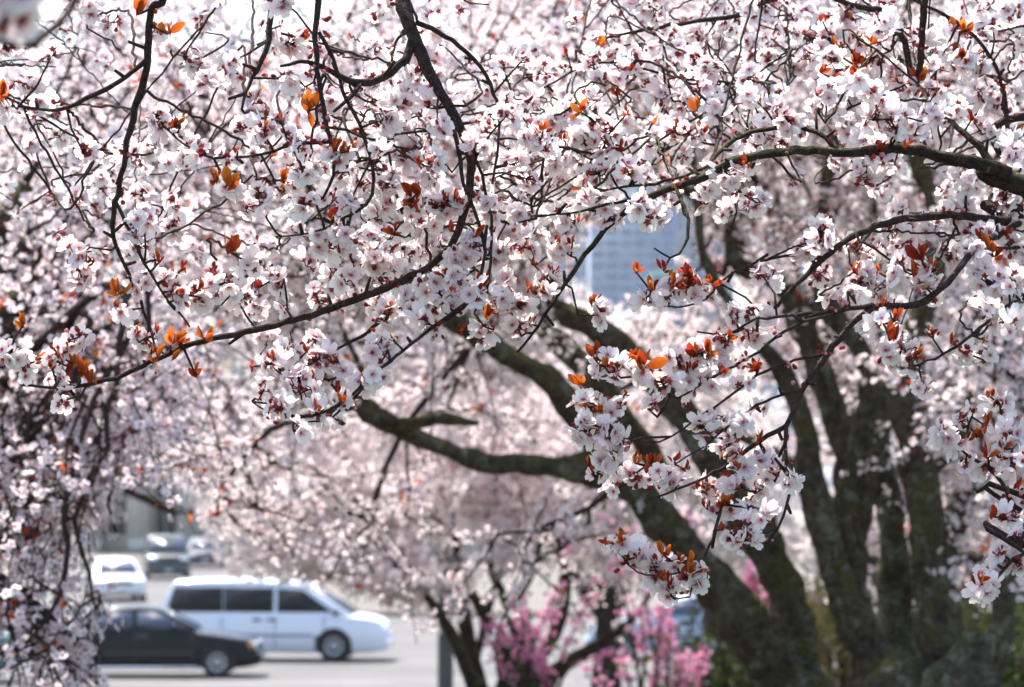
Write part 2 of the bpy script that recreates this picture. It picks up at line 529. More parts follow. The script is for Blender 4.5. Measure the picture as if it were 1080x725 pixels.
g.faces([(-60, 63.6, STREET + .004), (60, 63.6, STREET + .004), (60, 63.75, STREET + .004), (-60, 63.75, STREET + .004)], [(0, 1, 2, 3)])
tag(g.build('road_marking', M['paint_line']), kind='structure')

# lane wear and tar streaks along the road
at_ = M['asphalt'].node_tree; ab = at_.nodes['Principled BSDF']; src_ = ab.inputs['Base Color'].links[0].from_socket
tc_ = at_.nodes.new('ShaderNodeTexCoord'); mp_ = at_.nodes.new('ShaderNodeMapping'); mp_.inputs['Scale'].default_value = (.06, .9, 1)
nz_ = at_.nodes.new('ShaderNodeTexNoise'); nz_.inputs['Scale'].default_value = 1.0; nz_.inputs['Detail'].default_value = 5
rm_ = at_.nodes.new('ShaderNodeMapRange'); rm_.inputs['From Min'].default_value = .35; rm_.inputs['From Max'].default_value = .7; rm_.inputs['To Min'].default_value = .86; rm_.inputs['To Max'].default_value = 1.25
mm_ = at_.nodes.new('ShaderNodeMixRGB'); mm_.blend_type = 'MULTIPLY'; mm_.inputs[0].default_value = 1
at_.links.new(tc_.outputs['Object'], mp_.inputs[0]); at_.links.new(mp_.outputs[0], nz_.inputs['Vector']); at_.links.new(nz_.outputs[0], rm_.inputs['Value'])
at_.links.new(src_, mm_.inputs[1]); at_.links.new(rm_.outputs[0], mm_.inputs[2]); at_.links.new(mm_.outputs[0], ab.inputs['Base Color'])
# grass tufts on the knoll by the trunk and the slope
rng = np.random.default_rng(3)
gb = MB()
n = 26000
gy = rng.uniform(5, 45, n); gx = rng.uniform(-.19, .19, n) * gy
gz = np.array([ground_z(y) for y in gy])
blade = [(np.array([(-.07, 0, 0), (.07, 0, 0), (.05, .12, .6), (0, .35, 1.0)]), [(0, 1, 2), (0, 2, 3)], np.ones((4, 3)))]
gcol = np.array([.05, .06, .018]) * rng.uniform(.6, 1.5, (n, 1)) * np.array([1, 1, 1])
scatter(gb, blade, np.stack([gx, gy, gz], 1), np.array([0, 0, 1.0]) + .35 * rng.standard_normal((n, 3)), rng.uniform(.08, .22, n), rng, gcol)
tag(gb.build('grass', M['grass'], color=True), kind='stuff')


# ------------------------------------------------------------------ vehicles
def prism(mb, poly, nrm, thick, mat=0):
    poly = np.asarray(poly, float); nrm = np.asarray(nrm, float); n = len(poly)
    V = np.vstack([poly, poly + nrm * thick])
    F = [tuple(range(n))[::-1], tuple(range(n, 2 * n))] + [(i, (i + 1) % n, n + (i + 1) % n, n + i) for i in range(n)]
    mb.faces(V, F, mat=mat)


def lathe(mb, prof, c, axis_y=1, sides=24, mat=0):
    """Revolve (radius, offset) about the local y axis through c."""
    prof = np.asarray(prof, float); n = len(prof)
    a = np.arange(sides) * 2 * math.pi / sides
    V = np.stack([c[0] + prof[:, 0:1] * np.cos(a), c[1] + axis_y * prof[:, 1:2] * np.ones(sides), c[2] + prof[:, 0:1] * np.sin(a)], -1)
    F = []
    for i in range(n - 1):
        for j in range(sides):
            j2 = (j + 1) % sides
            F.append((i * sides + j, i * sides + j2, (i + 1) * sides + j2, (i + 1) * sides + j))
    F.append(tuple(range(sides))[::-1]); F.append(tuple((n - 1) * sides + j for j in range(sides)))
    mb.faces(V.reshape(-1, 3), F, mat=mat)


def bevelled(o, width=0.03, seg=2):
    m = o.modifiers.new('edge', 'BEVEL'); m.width = width; m.segments = seg; m.limit_method = 'ANGLE'; m.angle_limit = R(30)
    return o


def vehicle(name, label, cat, loc, rz, paint, P):
    """P: L, W, prof (x, top of lower body), cabin (four x,z corners: cowl, roof front, roof rear, base rear), wb, xf, wr ..."""
    t = thing(name, label, cat, loc, rz)
    L, W, wr = P['L'], P['W'], P['wr']
    xf = P['xf']; xr = xf - P['wb']
    tx, tz = zip(*P['prof'])
    N = 34
    X = np.linspace(-L / 2, L / 2, N)
    X = np.sign(X) * (np.abs(X / (L / 2)) ** 0.85) * L / 2
    b = MB(); V = []
    for x in X:
        zt = np.interp(x, tx, tz)
        e = max(0, (abs(x) - (L / 2 - .55)) / .55)
        hw = W / 2 * (1 - .20 * e ** 2.2)
        zb = .19 + .07 * e ** 2
        zm = zb + .45 * (zt - zb)
        half = [(.0, zb), (hw * .9, zb), (hw * .97, zb + .08), (hw, zm), (hw * .985, zm + .6 * (zt - zm)), (hw * .94, zt - .035), (hw * .84, zt), (hw * .45, zt + .02), (0, zt + .025)]
        V += [(x, y, z) for (y, z) in half] + [(x, -y, z) for (y, z) in half[-2:0:-1]]
    k = 16
    F = [(i * k + j, i * k + (j + 1) % k, (i + 1) * k + (j + 1) % k, (i + 1) * k + j) for i in range(N - 1) for j in range(k)]
    F += [tuple(range(k))[::-1], tuple((N - 1) * k + j for j in range(k))]
    b.faces(V, F)
    body = b.build('body', [paint, M['plastic']], None, smooth=True)
    ar = wr + .06
    cut = MB()
    for xx in (xf, xr):
        for s in (-1, 1):
            lathe(cut, [(ar, -.17), (ar, .3)], (xx, s * W / 2, wr), s, 28)
    co = cut.build('cutter', M['plastic'])
    md = body.modifiers.new('arch', 'BOOLEAN'); md.object = co; md.operation = 'DIFFERENCE'; md.solver = 'EXACT'
    bpy.context.view_layer.update()
    dg = bpy.context.evaluated_depsgraph_get()
    me = bpy.data.meshes.new_from_object(body.evaluated_get(dg))
    body.modifiers.clear(); body.data = me
    bpy.data.objects.remove(co)
    for p in me.polygons:
        c = p.center
        p.use_smooth = True
        for xx in (xf, xr):
            if math.hypot(c.x - xx, c.z - wr) < ar + .004 and abs(p.normal.x) + abs(p.normal.z) >= 0 and abs(c.y) < W / 2 - .002:
                if math.hypot(c.x - xx, c.z - wr) < ar * .98 and abs(c.y) > W / 2 - .175 or abs(math.hypot(c.x - xx, c.z - wr) - ar) < .02:
                    p.material_index = 1; p.use_smooth = False
    body.data.set_sharp_from_angle(angle=R(38))
    body.parent = t
    # cabin
    (ax, az), (bx, bz), (cx, cz), (dx, dz) = P['cabin']
    wb_, wt = W / 2 * .90, W / 2 * P.get('tumble', .70)
    zlo, zhi = min(az, dz), max(bz, cz)

    def hw(z):
        return wb_ + (wt - wb_) * (z - zlo) / (zhi - zlo)
    cb = MB(); prof = [(ax, az - .05), (bx, bz), ((bx * .6 + cx * .4), max(bz, cz) + .035), ((bx * .25 + cx * .75), max(bz, cz) + .025), (cx, cz), (dx, dz - .05)]
    n = len(prof)
    V = []
    for f in (1, .72, 0, -.72, -1):
        V += [(x, f * hw(z), z + (1 - f * f) * (.045 if 0 < i < n - 1 else 0)) for i, (x, z) in enumerate(prof)]
    F = [tuple(range(n)), tuple(range(4 * n, 5 * n))[::-1]] + [(q * n + (i + 1) % n, q * n + i, (q + 1) * n + i, (q + 1) * n + (i + 1) % n) for q in range(4) for i in range(n)]
    cb.faces(V, F)
    cabin = cb.build('cabin', paint, t); bevelled(cabin, .05, 3)

    def glass(poly, s, name='side_window', m=None):
        m_ = MB(); q = [(x, s * (hw(z) + .003), z) for x, z in poly]
        slope = (wt - wb_) / (zhi - zlo)
        nr = unit(np.array([0, s * 1.0, -slope]))
        prism(m_, q if s < 0 else q[::-1], nr, .006)
        return m_.build(name, m or M['glass'], t)
    for poly, gm in P['windows']:
        for s in (-1, 1):
            glass(poly, s, 'side_window', M[gm])

    def sloped(p, q, name, gm, inset=.10):
        (x0, z0), (x1, z1) = p, q
        a0, a1 = np.array([x0, 0, z0]), np.array([x1, 0, z1])
        lo, hi = a0 + (a1 - a0) * .10, a0 + (a1 - a0) * .90
        y0, y1 = hw(lo[2]) - inset, hw(hi[2]) - inset
        poly = [lo + [0, -y0, 0], lo + [0, y0, 0], hi + [0, y1, 0], hi + [0, -y1, 0]]
        d = a1 - a0; nr = unit(np.array([d[2], 0, -d[0]]))
        if nr[2] < 0: nr = -nr
        m_ = MB(); prism(m_, np.array(poly) + nr * .004, nr, .006)
        m_.build(name, gm, t)
    sloped((ax, az), (bx, bz), 'windshield', M['glass_blue'])
    sloped((dx, dz), (cx, cz), 'rear_window', M['glass'])
    # wheels
    for xx in (xf, xr):
        for s in (-1, 1):
            wh = bpy.data.objects.new('wheel', None); C.objects.link(wh); wh.parent = t
            wh.location = (xx, s * (W / 2 - .10), wr)
            m_ = MB(); lathe(m_, [(wr * .62, -.10), (wr * .93, -.10), (wr, -.07), (wr, .06), (wr * .94, .095), (wr * .64, .10), (wr * .62, .06)], (0, 0, 0), s, 28)
            m_.build('tyre', M['tyre'], wh, smooth=True).data.set_sharp_from_angle(angle=R(40))
            m_ = MB(); lathe(m_, [(wr * .62, .0), (wr * .62, .085), (wr * .56, .07), (wr * .30, .055), (wr * .16, .085), (wr * .02, .09)], (0, 0, 0), s, 28)
            for q in range(P.get('spokes', 7)):
                a = q * 2 * math.pi / P.get('spokes', 7)
                r0, r1, hw_ = wr * .24, wr * .52, .028
                cs, sn = math.cos(a), math.sin(a)
                poly = [(r0 * cs - hw_ * .5 * sn, s * .068, r0 * sn + hw_ * .5 * cs), (r1 * cs - hw_ * sn, s * .078, r1 * sn + hw_ * cs),
                        (r1 * cs + hw_ * sn, s * .078, r1 * sn - hw_ * cs), (r0 * cs + hw_ * .5 * sn, s * .068, r0 * sn - hw_ * .5 * cs)]
                prism(m_, poly, (0, s, 0), .003, 1)
            m_.build('rim', [M['rim'], M['plastic']], wh)

    def bx_(name, lo, hi, m, bev=.0, pr=None):
        m_ = MB(); m_.box(lo, hi); o = m_.build(name, m, pr or t)
        if bev: bevelled(o, bev)
        return o
    # lamps, grille, bumpers, mirrors, handles, seams, mouldings
    zh = P['lamp_z']
    for s in (-1, 1):
        y0, y1 = sorted((s * W * .24, s * W * .41))
        lh = P.get('lamp_h', .07); hl = bx_('headlight', (L / 2 - .30, y0, zh - lh), (L / 2 - .015 - P.get('nose', 0) * .5, y1 + (.04 * s if s > 0 else 0), zh + lh), M['lamp'], .03)
        ya, yb = sorted((s * W * .405, s * W * .452))
        bx_('indicator', (L / 2 - .36, ya, zh - .065), (L / 2 - .09 - P.get('nose', 0), yb, zh + .055), M[P.get('ind', 'amber')], .02)
        zt = P.get('tail_z', zh + .1)
        bx_('tail_light', (-L / 2 + .01, y0, zt - .09), (-L / 2 + .10, y1, zt + .08), M['red_lens'], .02)
        my = s * (hw(az) + .02)
        ya, yb = sorted((my, my + s * .16))
        bx_('mirror', (ax - .52, ya, az + .02), (ax - .40, yb, az + .15), P.get('mirror_m', paint), .04)
        for xs_ in P['seams']:
            z0, z1 = .30, np.interp(xs_, tx, tz) - .05
            ya, yb = sorted((s * (W / 2 - .03), s * (W / 2 + .0015)))
            bx_('door_seam', (xs_ - .006, ya, z0), (xs_ + .006, yb, z1), M['plastic'])
        for xh in P['handles']:
            zz = P['handle_z']
            ya, yb = sorted((s * (W / 2 - .04), s * (W / 2 + .014)))
            bx_('door_handle', (xh - .10, ya, zz - .022), (xh + .10, yb, zz + .022), P.get('handle_m', M['plastic']), .01)
        ya, yb = sorted((s * (W / 2 - .05), s * (W / 2 + .012)))
        bx_('side_moulding', (xr + ar + .06, ya, P['mould_z'] - .035), (xf - ar - .06, yb, P['mould_z'] + .035), P.get('mould_m', M['plastic']), .01)
    bx_('grille', (L / 2 - .14, -W * .21, zh - .08), (L / 2 - .005, W * .21, zh + .05), M[P.get('grille', 'plastic')], .02)
    bx_('front_bumper', (L / 2 - .25, -W * .40, .30), (L / 2 + .05, W * .40, .47), P.get('bump_m', paint), .05)
    bx_('rear_bumper', (-L / 2 - .05, -W * .40, .32), (-L / 2 + .25, W * .40, .50), P.get('bump_m', paint), .05)
    bx_('licence_plate', (L / 2 + .05, -.16, .34), (L / 2 + .056, .16, .44), M['plate'])
    if P.get('rocker'):
        for s in (-1, 1):
            ya, yb = sorted((s * (W / 2 - .12), s * (W / 2 - .012)))
            bx_('sill_strip', (xr + ar + .02, ya, .165), (xf - ar - .02, yb, .235), M['chrome'], .01)
    for f in P.get('extra', ()):
        f(t, bx_)
    return t


def px_x(px, d):
    return (px - 540.0) / FPX * d


black_paint = mat('black_paint', (0.006, 0.009, 0.010), 0.22, 0, 0.15, 0.0)
white_paint = mat('white_paint', (0.74, 0.75, 0.80), 0.3, 0, 0.5, 0.6)
silver_paint = mat('silver_white_paint', (0.66, 0.66, 0.66), 0.3, 0.1, 0.5, 0.6)
dark_green = mat('dark_green_paint', (0.012, 0.018, 0.018), 0.3, 0, 0.5, 0.5)
navy = mat('grey_blue_paint', (0.055, 0.062, 0.095), 0.45, 0, 0.2, 0.0)
teal = mat('teal_paint', (0.02, 0.11, 0.10), 0.3, 0, 0.5, 0.5)
blue_paint = mat('light_blue_paint', (0.32, 0.38, 0.47), 0.3, 0.1, 0.5, 0.6)
pickup_top = mat('grey_green_paint', (0.23, 0.27, 0.27), 0.4, 0, 0.5, 0.3)

SEDAN = dict(L=4.62, W=1.76, wr=.315, wb=2.80, xf=1.48,
             prof=[(-2.31, .82), (-2.2, .93), (-1.3, .97), (.9, .93), (1.5, .86), (2.1, .76), (2.24, .68), (2.31, .52)],
             cabin=[(1.12, .93), (.32, 1.36), (-.85, 1.37), (-1.55, .96)],
             windows=[([(.88, .975), (.30, 1.30), (-.14, 1.315), (-.14, .975)], 'glass_blue'), ([(-.22, .975), (-.22, 1.315), (-.80, 1.31), (-1.02, .985)], 'glass_blue')],
             lamp_z=.64, seams=(.98, -.17, -1.0), handles=(.0, -.9), handle_z=.83, mould_z=.50, rocker=True, nose=.05)
d = 69.5
vehicle('sedan', 'black four-door sedan with white-lit roof driving in front of the minivan', 'car', (px_x(157, d), d, STREET), 0.0, black_paint, SEDAN)

VAN = dict(L=5.1, W=1.98, wr=.345, wb=3.05, xf=1.42, tumble=.78,
           prof=[(-2.55, .88), (-2.5, 1.02), (1.2, 1.04), (1.75, 1.02), (2.2, .97), (2.42, .89), (2.52, .81), (2.55, .70)],
           cabin=[(1.92, .99), (.72, 1.70), (-2.15, 1.74), (-2.50, 1.02)],
           windows=[([(1.40, 1.08), (.72, 1.56), (.16, 1.60), (.16, 1.08)], 'glass'), ([(.08, 1.08), (.08, 1.60), (-1.02, 1.62), (-1.02, 1.08)], 'glass'), ([(-1.04, 1.08), (-1.04, 1.62), (-2.12, 1.62), (-2.30, 1.08)], 'glass')],
           lamp_z=.72, lamp_h=.085, tail_z=1.1, seams=(1.2, .13, -1.05), handles=(.05, -.28), handle_z=.92, mould_z=.58, nose=.10,
           mould_m=mat('blue_grey_moulding', (.25, .28, .36), .5), mirror_m=M['plastic'])
d = 75.8
vehicle('minivan', 'white minivan with dark side windows driving behind the black sedan', 'van', (px_x(291, d), d, STREET), R(-4), white_paint, VAN)

COMPACT = dict(SEDAN); COMPACT.update(rocker=False, ind='lamp', lamp_z=.63)
d = 114.5
vehicle('sedan', 'white sedan facing the camera on the side street beneath drooping blossom', 'car', (px_x(122, d), d, STREET), R(-90 + 12), silver_paint, COMPACT)

SUV = dict(VAN); SUV.update(L=4.7, W=1.85, wb=2.75, xf=1.35, wr=.37,
                            prof=[(-2.35, .95), (-2.3, 1.08), (.9, 1.08), (1.6, 1.04), (2.1, 1.0), (2.28, .9), (2.35, .6)],
                            cabin=[(1.15, 1.06), (.5, 1.72), (-1.95, 1.74), (-2.25, 1.08)],
                            windows=[([(.85, 1.12), (.45, 1.62), (-.10, 1.63), (-.10, 1.12)], 'glass'), ([(-.18, 1.12), (-.18, 1.63), (-1.0, 1.63), (-1.0, 1.12)], 'glass'), ([(-1.08, 1.12), (-1.08, 1.63), (-1.85, 1.62), (-2.02, 1.12)], 'glass')],
                            lamp_z=.86, seams=(.95, -.14, -1.05), handles=(.05, -.85), handle_z=.98, mould_z=.62, mould_m=M['plastic'])
d = 140.0
vehicle('sport_utility_vehicle', 'dark green-grey sport utility vehicle facing the camera behind the white sedan', 'car', (px_x(176, d), d, STREET), R(-90 + 8), dark_green, SUV)
d = 158.0
vehicle('sedan', 'grey-blue sedan parked farthest up the side street', 'car', (px_x(216, d), d, STREET), R(-90 + 6), navy, COMPACT)
d = 66.0
vehicle('sedan', 'teal car half hidden by drooping twigs at the frame edge', 'car', (px_x(-118, d), d + 1.5, STREET), R(180), teal, COMPACT)
d = 76.5
vehicle('sedan', 'light blue car seen behind the pink flowering shrubs', 'car', (px_x(728, d), d, STREET), R(180), blue_paint, COMPACT)

# ------------------------------------------------------------------ street pole
pd = 47.0
pz = ground_z(pd)
pt = thing('street_pole', 'plain grey metal street pole behind the small multi-stemmed plum', 'pole', (px_x(470, pd), pd, pz))
m_ = MB()
a = np.arange(20) * 2 * math.pi / 20
prof = [(.16, 0), (.16, .12), (.115, .2), (.11, .6), (.105, 3.0), (.10, 5.0), (.085, 8.0)]
Vv = [(r_ * math.cos(x), r_ * math.sin(x), z) for (r_, z) in prof for x in a]
m_.faces(Vv, [(i * 20 + j, i * 20 + (j + 1) % 20, (i + 1) * 20 + (j + 1) % 20, (i + 1) * 20 + j) for i in range(len(prof) - 1) for j in range(20)])
m_.build('shaft', M['pole'], pt, smooth=True)
m_ = MB(); m_.box((-.22, -.22, 0), (.22, .22, .05)); m_.build('base_plate', M['pole'], pt)
m_ = MB(); tube(m_, *catmull([(0, 0, 7.9), (-.1, -.3, 8.2), (-.3, -1.4, 8.45), (-.35, -1.9, 8.45)], [.07, .055, .045, .045], .2), sides=10); m_.build('lamp_arm', M['pole'], pt, smooth=True)
m_ = MB(); m_.box((-.50, -2.45, 8.38), (-.22, -1.85, 8.52)); bevelled(m_.build('lamp_head', M['pole'], pt), .05)

# ------------------------------------------------------------------ buildings
bd = 195.0
bx0 = px_x(70, bd)
bt = thing('columned_building', 'beige building with tall pilasters and narrow windows up the side street', 'building', (bx0, bd, STREET))
m_ = MB(); m_.box((0, 0, 0), (34, 20, 11)); m_.build('wall', M['stucco'], bt)
m_ = MB(); m_.box((-.4, -.6, 11), (34.4, 20.4, 11.8)); m_.build('cornice', M['trim'], bt)
wn0 = None
for k in range(12):
    x = .9 + k * 2.85
    m_ = MB(); m_.box((x, -.45, 0), (x + 1.05, .0, 11)); m_.box((x - .12, -.55, 0), (x + 1.17, .0, .7)); m_.build('pilaster', M['trim'], bt)
    for z0, z1 in ((1.0, 4.9), (6.0, 9.8)):
        m_ = MB(); m_.box((x + 1.4, -.05, z0), (x + 2.5, .02, z1)); wn = m_.build('window', M['win'], bt)
        m_ = MB(); m_.box((x + 1.92, -.09, z0), (x + 1.98, -.05, z1)); m_.box((x + 1.4, -.09, (z0 + z1) / 2 - .03), (x + 2.5, -.051, (z0 + z1) / 2 + .03)); m_.build('mullion', M['trim'], wn)

gd = 170.0
gx0 = px_x(300, gd)
gt = thing('low_building', 'long low pale building across the street behind the minivan', 'building', (gx0, gd, STREET))
m_ = MB(); m_.box((0, 0, 0), (26, 10, 4.2)); m_.build('wall', M['wall_pale'], gt)
m_ = MB(); m_.box((-.3, -.3, 4.2), (26.3, 10.3, 4.5)); m_.build('roof', M['trim'], gt)
for k in range(5):
    m_ = MB(); m_.box((6.2 + k * 4.1, -.06, 1.0), (8.6 + k * 4.1, .02, 2.6)); wn = m_.build('window', M['win'], gt)
    m_ = MB(); m_.box((6.1 + k * 4.1, -.1, .92), (8.7 + k * 4.1, -.0, 1.0)); m_.build('sill', M['trim'], wn)

hd = 88.0
hx0 = px_x(880, hd)
ht = thing('house', 'dark red house with blue-grey roof beyond the big plum trunk', 'house', (hx0, hd, STREET))
m_ = MB(); m_.box((0, 0, 0), (11, 8, 3.1)); m_.build('wall', M['wall_red'], ht)
m_ = MB(); m_.faces([(-.5, -.5, 3.1), (11.5, -.5, 3.1), (11.5, 8.5, 3.1), (-.5, 8.5, 3.1), (1.2, 4, 5.4), (9.8, 4, 5.4)], [(0, 1, 5, 4), (1, 2, 5), (2, 3, 4, 5), (3, 0, 4), (3, 2, 1, 0)]); m_.build('roof', M['roof_grey'], ht)
for k in range(3):
    m_ = MB(); m_.box((1.4 + 3.2 * k, -.05, 1.0), (2.8 + 3.2 * k, .02, 2.4)); wn = m_.build('window', M['win'], ht)
    m_ = MB()
    for lo, hi in (((1.3, 2.4), (2.9, 2.5)), ((1.3, .9), (2.9, 1.0)), ((1.3, 1.0), (1.4, 2.4)), ((2.8, 1.0), (2.9, 2.4))):
        m_.box((lo[0] + 3.2 * k, -.09, lo[1]), (hi[0] + 3.2 * k, .0, hi[1]))
    m_.build('frame', M['trim'], wn)


def tower(label, px, d, wd, h, wallm, glassm, rows, cols, dep=25, rz=0.0, crown=None):
    x = px_x(px, d)
    t = thing('tower_block', label, 'high-rise', (x, d, STREET), rz, 'high-rises beyond the trees')
    m_ = MB(); m_.box((-wd / 2, 0, 0), (wd / 2, dep, h)); m_.build('wall', wallm, t)
    z_lo = h * .45
    for r_ in range(rows):
        z = z_lo + (h - z_lo - 3) * r_ / rows
        hh = (h - z_lo - 3) / rows * .58
        for c_ in range(cols):
            wc = wd / cols
            x0 = -wd / 2 + wc * (c_ + .12)
            m_ = MB(); m_.box((x0, -.25, z), (x0 + wc * .76, .05, z + hh)); m_.build('window', glassm if (r_ * 7 + c_ * 5 + r_ * c_) % 4 < 2 or glassm != M['tower_glass'] else M[('tower_glass_pale', 'tower_glass_mid')[(r_ + c_ * 3) % 2]], t)
    m_ = MB(); m_.box((-wd / 2 - .4, -.4, h), (wd / 2 + .4, dep + .4, h + 1.2)); m_.build('parapet', wallm, t)
    if crown:
        m_ = MB(); m_.box((-wd * .3, 4, h + 1.2), (wd * .3, dep - 4, h + 1.2 + crown)); m_.build('penthouse', wallm, t)


tower('blue glass high-rise seen through the gap in the blossom', 668, 640, 16, 66, M['facade_haze_blue'], M['tower_glass'], 16, 6, crown=4)
tower('pale slim high-rise beside the blue one in the blossom gap', 740, 720, 14, 96, M['facade_tan'], M['tower_glass'], 24, 4)
tower('pale blue wide high-rise farthest back in the blossom gap', 612, 900, 34, 104, M['facade_pale'], M['tower_glass'], 20, 9)
tower('green-glazed low tower in front of the slim high-rise', 706, 600, 5, 40, M['tower_green'], M['tower_glass'], 10, 2)
tower('blue-grey block seen between the thick plum stems', 905, 560, 30, 46, M['facade_haze_blue'], M['tower_glass'], 12, 7)
tower('blue block glimpsed through the thin spot in the weeping blossom', 245, 620, 26, 44, M['facade_haze_blue'], M['tower_glass'], 12, 6)


hz = MB(); hz.box((-2700, -60, STREET - 1.5), (2700, 4700, 125))
hm = bpy.data.materials.new('haze_air'); hm.use_nodes = True; hm.node_tree.nodes.clear()
ho = hm.node_tree.nodes.new('ShaderNodeOutputMaterial'); pv = hm.node_tree.nodes.new('ShaderNodeVolumePrincipled')
pv.inputs['Color'].default_value = (.90, .94, 1.0, 1); pv.inputs['Density'].default_value = 0.00016; pv.inputs['Anisotropy'].default_value = .3
hm.node_tree.links.new(pv.outputs[0], ho.inputs['Volume'])
tag(hz.build('haze', hm), kind='stuff')


# ------------------------------------------------------------------ trees
def seg_nodes(P, step):
    L = np.concatenate([[0], np.cumsum(np.linalg.norm(np.diff(P, axis=0), axis=1))])
    k = max(1, int(L[-1] / step))
    s = (np.arange(k) + .5) / k * L[-1]
    return np.stack([np.interp(s, L, P[:, i]) for i in range(3)], 1)


JR = random.Random(9)


def in_poly(px, py, poly):
    px += JR.gauss(0, 9); py += JR.gauss(0, 9)
    c = False; n = len(poly)
    for i in range(n):
        (x0, y0), (x1, y1) = poly[i], poly[(i + 1) % n]
        if (y0 > py) != (y1 > py) and px < (x1 - x0) * (py - y0) / (y1 - y0) + x0:
            c = not c
    return c


# places where the crowns leave an opening (as directions seen from the knoll)
GAPS = [[(600, 268), (626, 232), (662, 204), (716, 192), (728, 222), (722, 280), (700, 300), (655, 312), (612, 308)],
        [(232, 360), (256, 360), (256, 408), (236, 408)],
        [(125, 512), (178, 512), (228, 575), (232, 606), (330, 618), (400, 642), (440, 672), (505, 650), (505, 730), (75, 730), (85, 590), (118, 565)]]
LEFT_GAP = [[(100, 512), (172, 512), (172, 560), (232, 575), (240, 606), (330, 605), (430, 632), (440, 730), (122, 730), (104, 700), (122, 650), (98, 612), (108, 580)], GAPS[0], GAPS[1]]


def ellipsoid_pts(n, px, py, rx, ry, d, rd, rng):
    o = []
    while len(o) < n:
        a = rng.uniform(-1, 1, 3)
        if (a ** 2).sum() <= 1:
            o.append(at(px + a[0] * rx, py + a[1] * ry, d + a[2] * rd))
    return np.array(o)


def crown(wood, fl, buds, lv, ells, roots, rng, tw_r, tw_L, step, per, rad, size, lod, droop=.05, gaps=GAPS, tint=(1, 1, 1), sides=4, bud_share=.3, leaves=.02, leaf_s=.03, hang=0.0, br_r=None, pre=None):
    """Boughs from the limbs to each clump of the crown, twigs round them, and blossom along the twigs."""
    nodes = []
    for (px, py, rx, ry, d, rd, n) in ells:
        c = at(px, py, d)
        q = roots[np.argmin(((roots - c) ** 2).sum(1))]
        mid = (q + c) / 2 + .12 * np.linalg.norm(c - q) * rng.standard_normal(3)
        r0 = br_r or tw_r * 3.2
        P, rr = catmull([q, mid, c], [r0, r0 * .75, r0 * .5], np.linalg.norm(c - q) / 6 + .01)
        tube(wood, P, rr, max(5, sides), .1, rng)
        hubs = np.vstack([P[-3:], c[None]])
        for b in ellipsoid_pts(n, px, py, rx, ry, d, rd, rng):
            h = hubs[rng.integers(0, len(hubs))] if len(hubs) < 8 else hubs[np.argmin(((hubs - b) ** 2).sum(1))]
            L = np.linalg.norm(b - h)
            gx, gy = px_of(b)
            if any(in_poly(gx[0], gy[0], g_) for g_ in gaps):
                continue
            dirn = unit(b - h + .5 * L * rng.standard_normal(3))
            m1 = (h + b) / 2 + .15 * L * rng.standard_normal(3) + np.array([0, 0, .08 * L])
            P, rr = catmull([h, m1, b], [tw_r * 1.5, tw_r * 1.2, tw_r], min(L / 5 + .01, .012 * b[1]))
            P[1:-1] += .0011 * b[1] * rng.standard_normal((len(P) - 2, 3))
            gx, gy = px_of(P)
            if not any(in_poly(x, y, g_) for x, y in zip(gx, gy) for g_ in gaps):
                tube(wood, P, rr, sides, 0, rng); nodes.append(seg_nodes(P[len(P) // 4:], step * 1.5))
                if len(hubs) < 40: hubs = np.vstack([hubs, P[-1:]])
            if hang: dirn = unit(dirn + np.array([0, 0, -hang]))
            for q_ in range(3):
                dd = unit(dirn + .7 * rng.standard_normal(3))
                if hang: dd = unit(dd + np.array([0, 0, -hang]))
                P = wander(b, dd, tw_L * rng.uniform(.6, 1.3), 6, rng, .22, droop)
                gx, gy = px_of(P)
                ok = [not any(in_poly(x, y, g_) for g_ in gaps) for x, y in zip(gx, gy)]
                k = ok.index(False) if False in ok else len(ok)
                if k < 3: continue
                P = P[:k]
                tube(wood, P, np.linspace(tw_r, tw_r * .4, len(P)), max(3, sides - 1), 0, rng)
                nodes.append(seg_nodes(P, step))
    nodes = np.vstack(nodes)
    gx, gy = px_of(nodes)
    keep = np.array([not any(in_poly(x, y, g_) for g_ in gaps) for x, y in zip(gx, gy)])
    nodes = nodes[keep] + .2 * rad * rng.standard_normal((keep.sum(), 3))
    cnt = rng.poisson(per, len(nodes))
    blossom_cloud(fl, nodes, cnt, rad, size, lod, rng, buds, bud_share, tint)
    if lv is not None and leaves:
        s = nodes[rng.random(len(nodes)) < leaves]
        if len(s):
            rep = np.repeat(s, 4, axis=0)
            n = len(rep)
            scatter(lv, LEAF1, rep + .2 * rad * rng.standard_normal((n, 3)), np.array([0, 0, .7]) + .6 * rng.standard_normal((n, 3)), leaf_s * rng.uniform(.6, 1.3, n), rng, leaf_cols(n, rng))
    return nodes


THIN = .84


def limb_pts(spec, d0=None):
    """[(px, py, diameter in px, depth)] -> points and radii in metres"""
    P = np.array([at(x, y, d) for x, y, _w, d in spec]); rr = np.array([w_ * d / FPX / 2 * THIN for _x, _y, w_, d in spec])
    return P, rr


def add_limb(spec, parent, m, rng, name='limb', sides=20, rough=.20, step=.026, knots=4):
    P, rr = limb_pts(spec)
    P, rr = catmull(P, rr, step)
    for _ in range(knots):
        i = rng.integers(2, max(3, len(P) - 2)); s = rng.uniform(1.5, 3.5)
        rr = rr * (1 + rng.uniform(.1, .28) * np.exp(-((np.arange(len(P)) - i) / s) ** 2))
    mb = MB(); tube(mb, P, rr, sides, rough, rng)
    return world_part(mb, name, m, parent, smooth=True), P


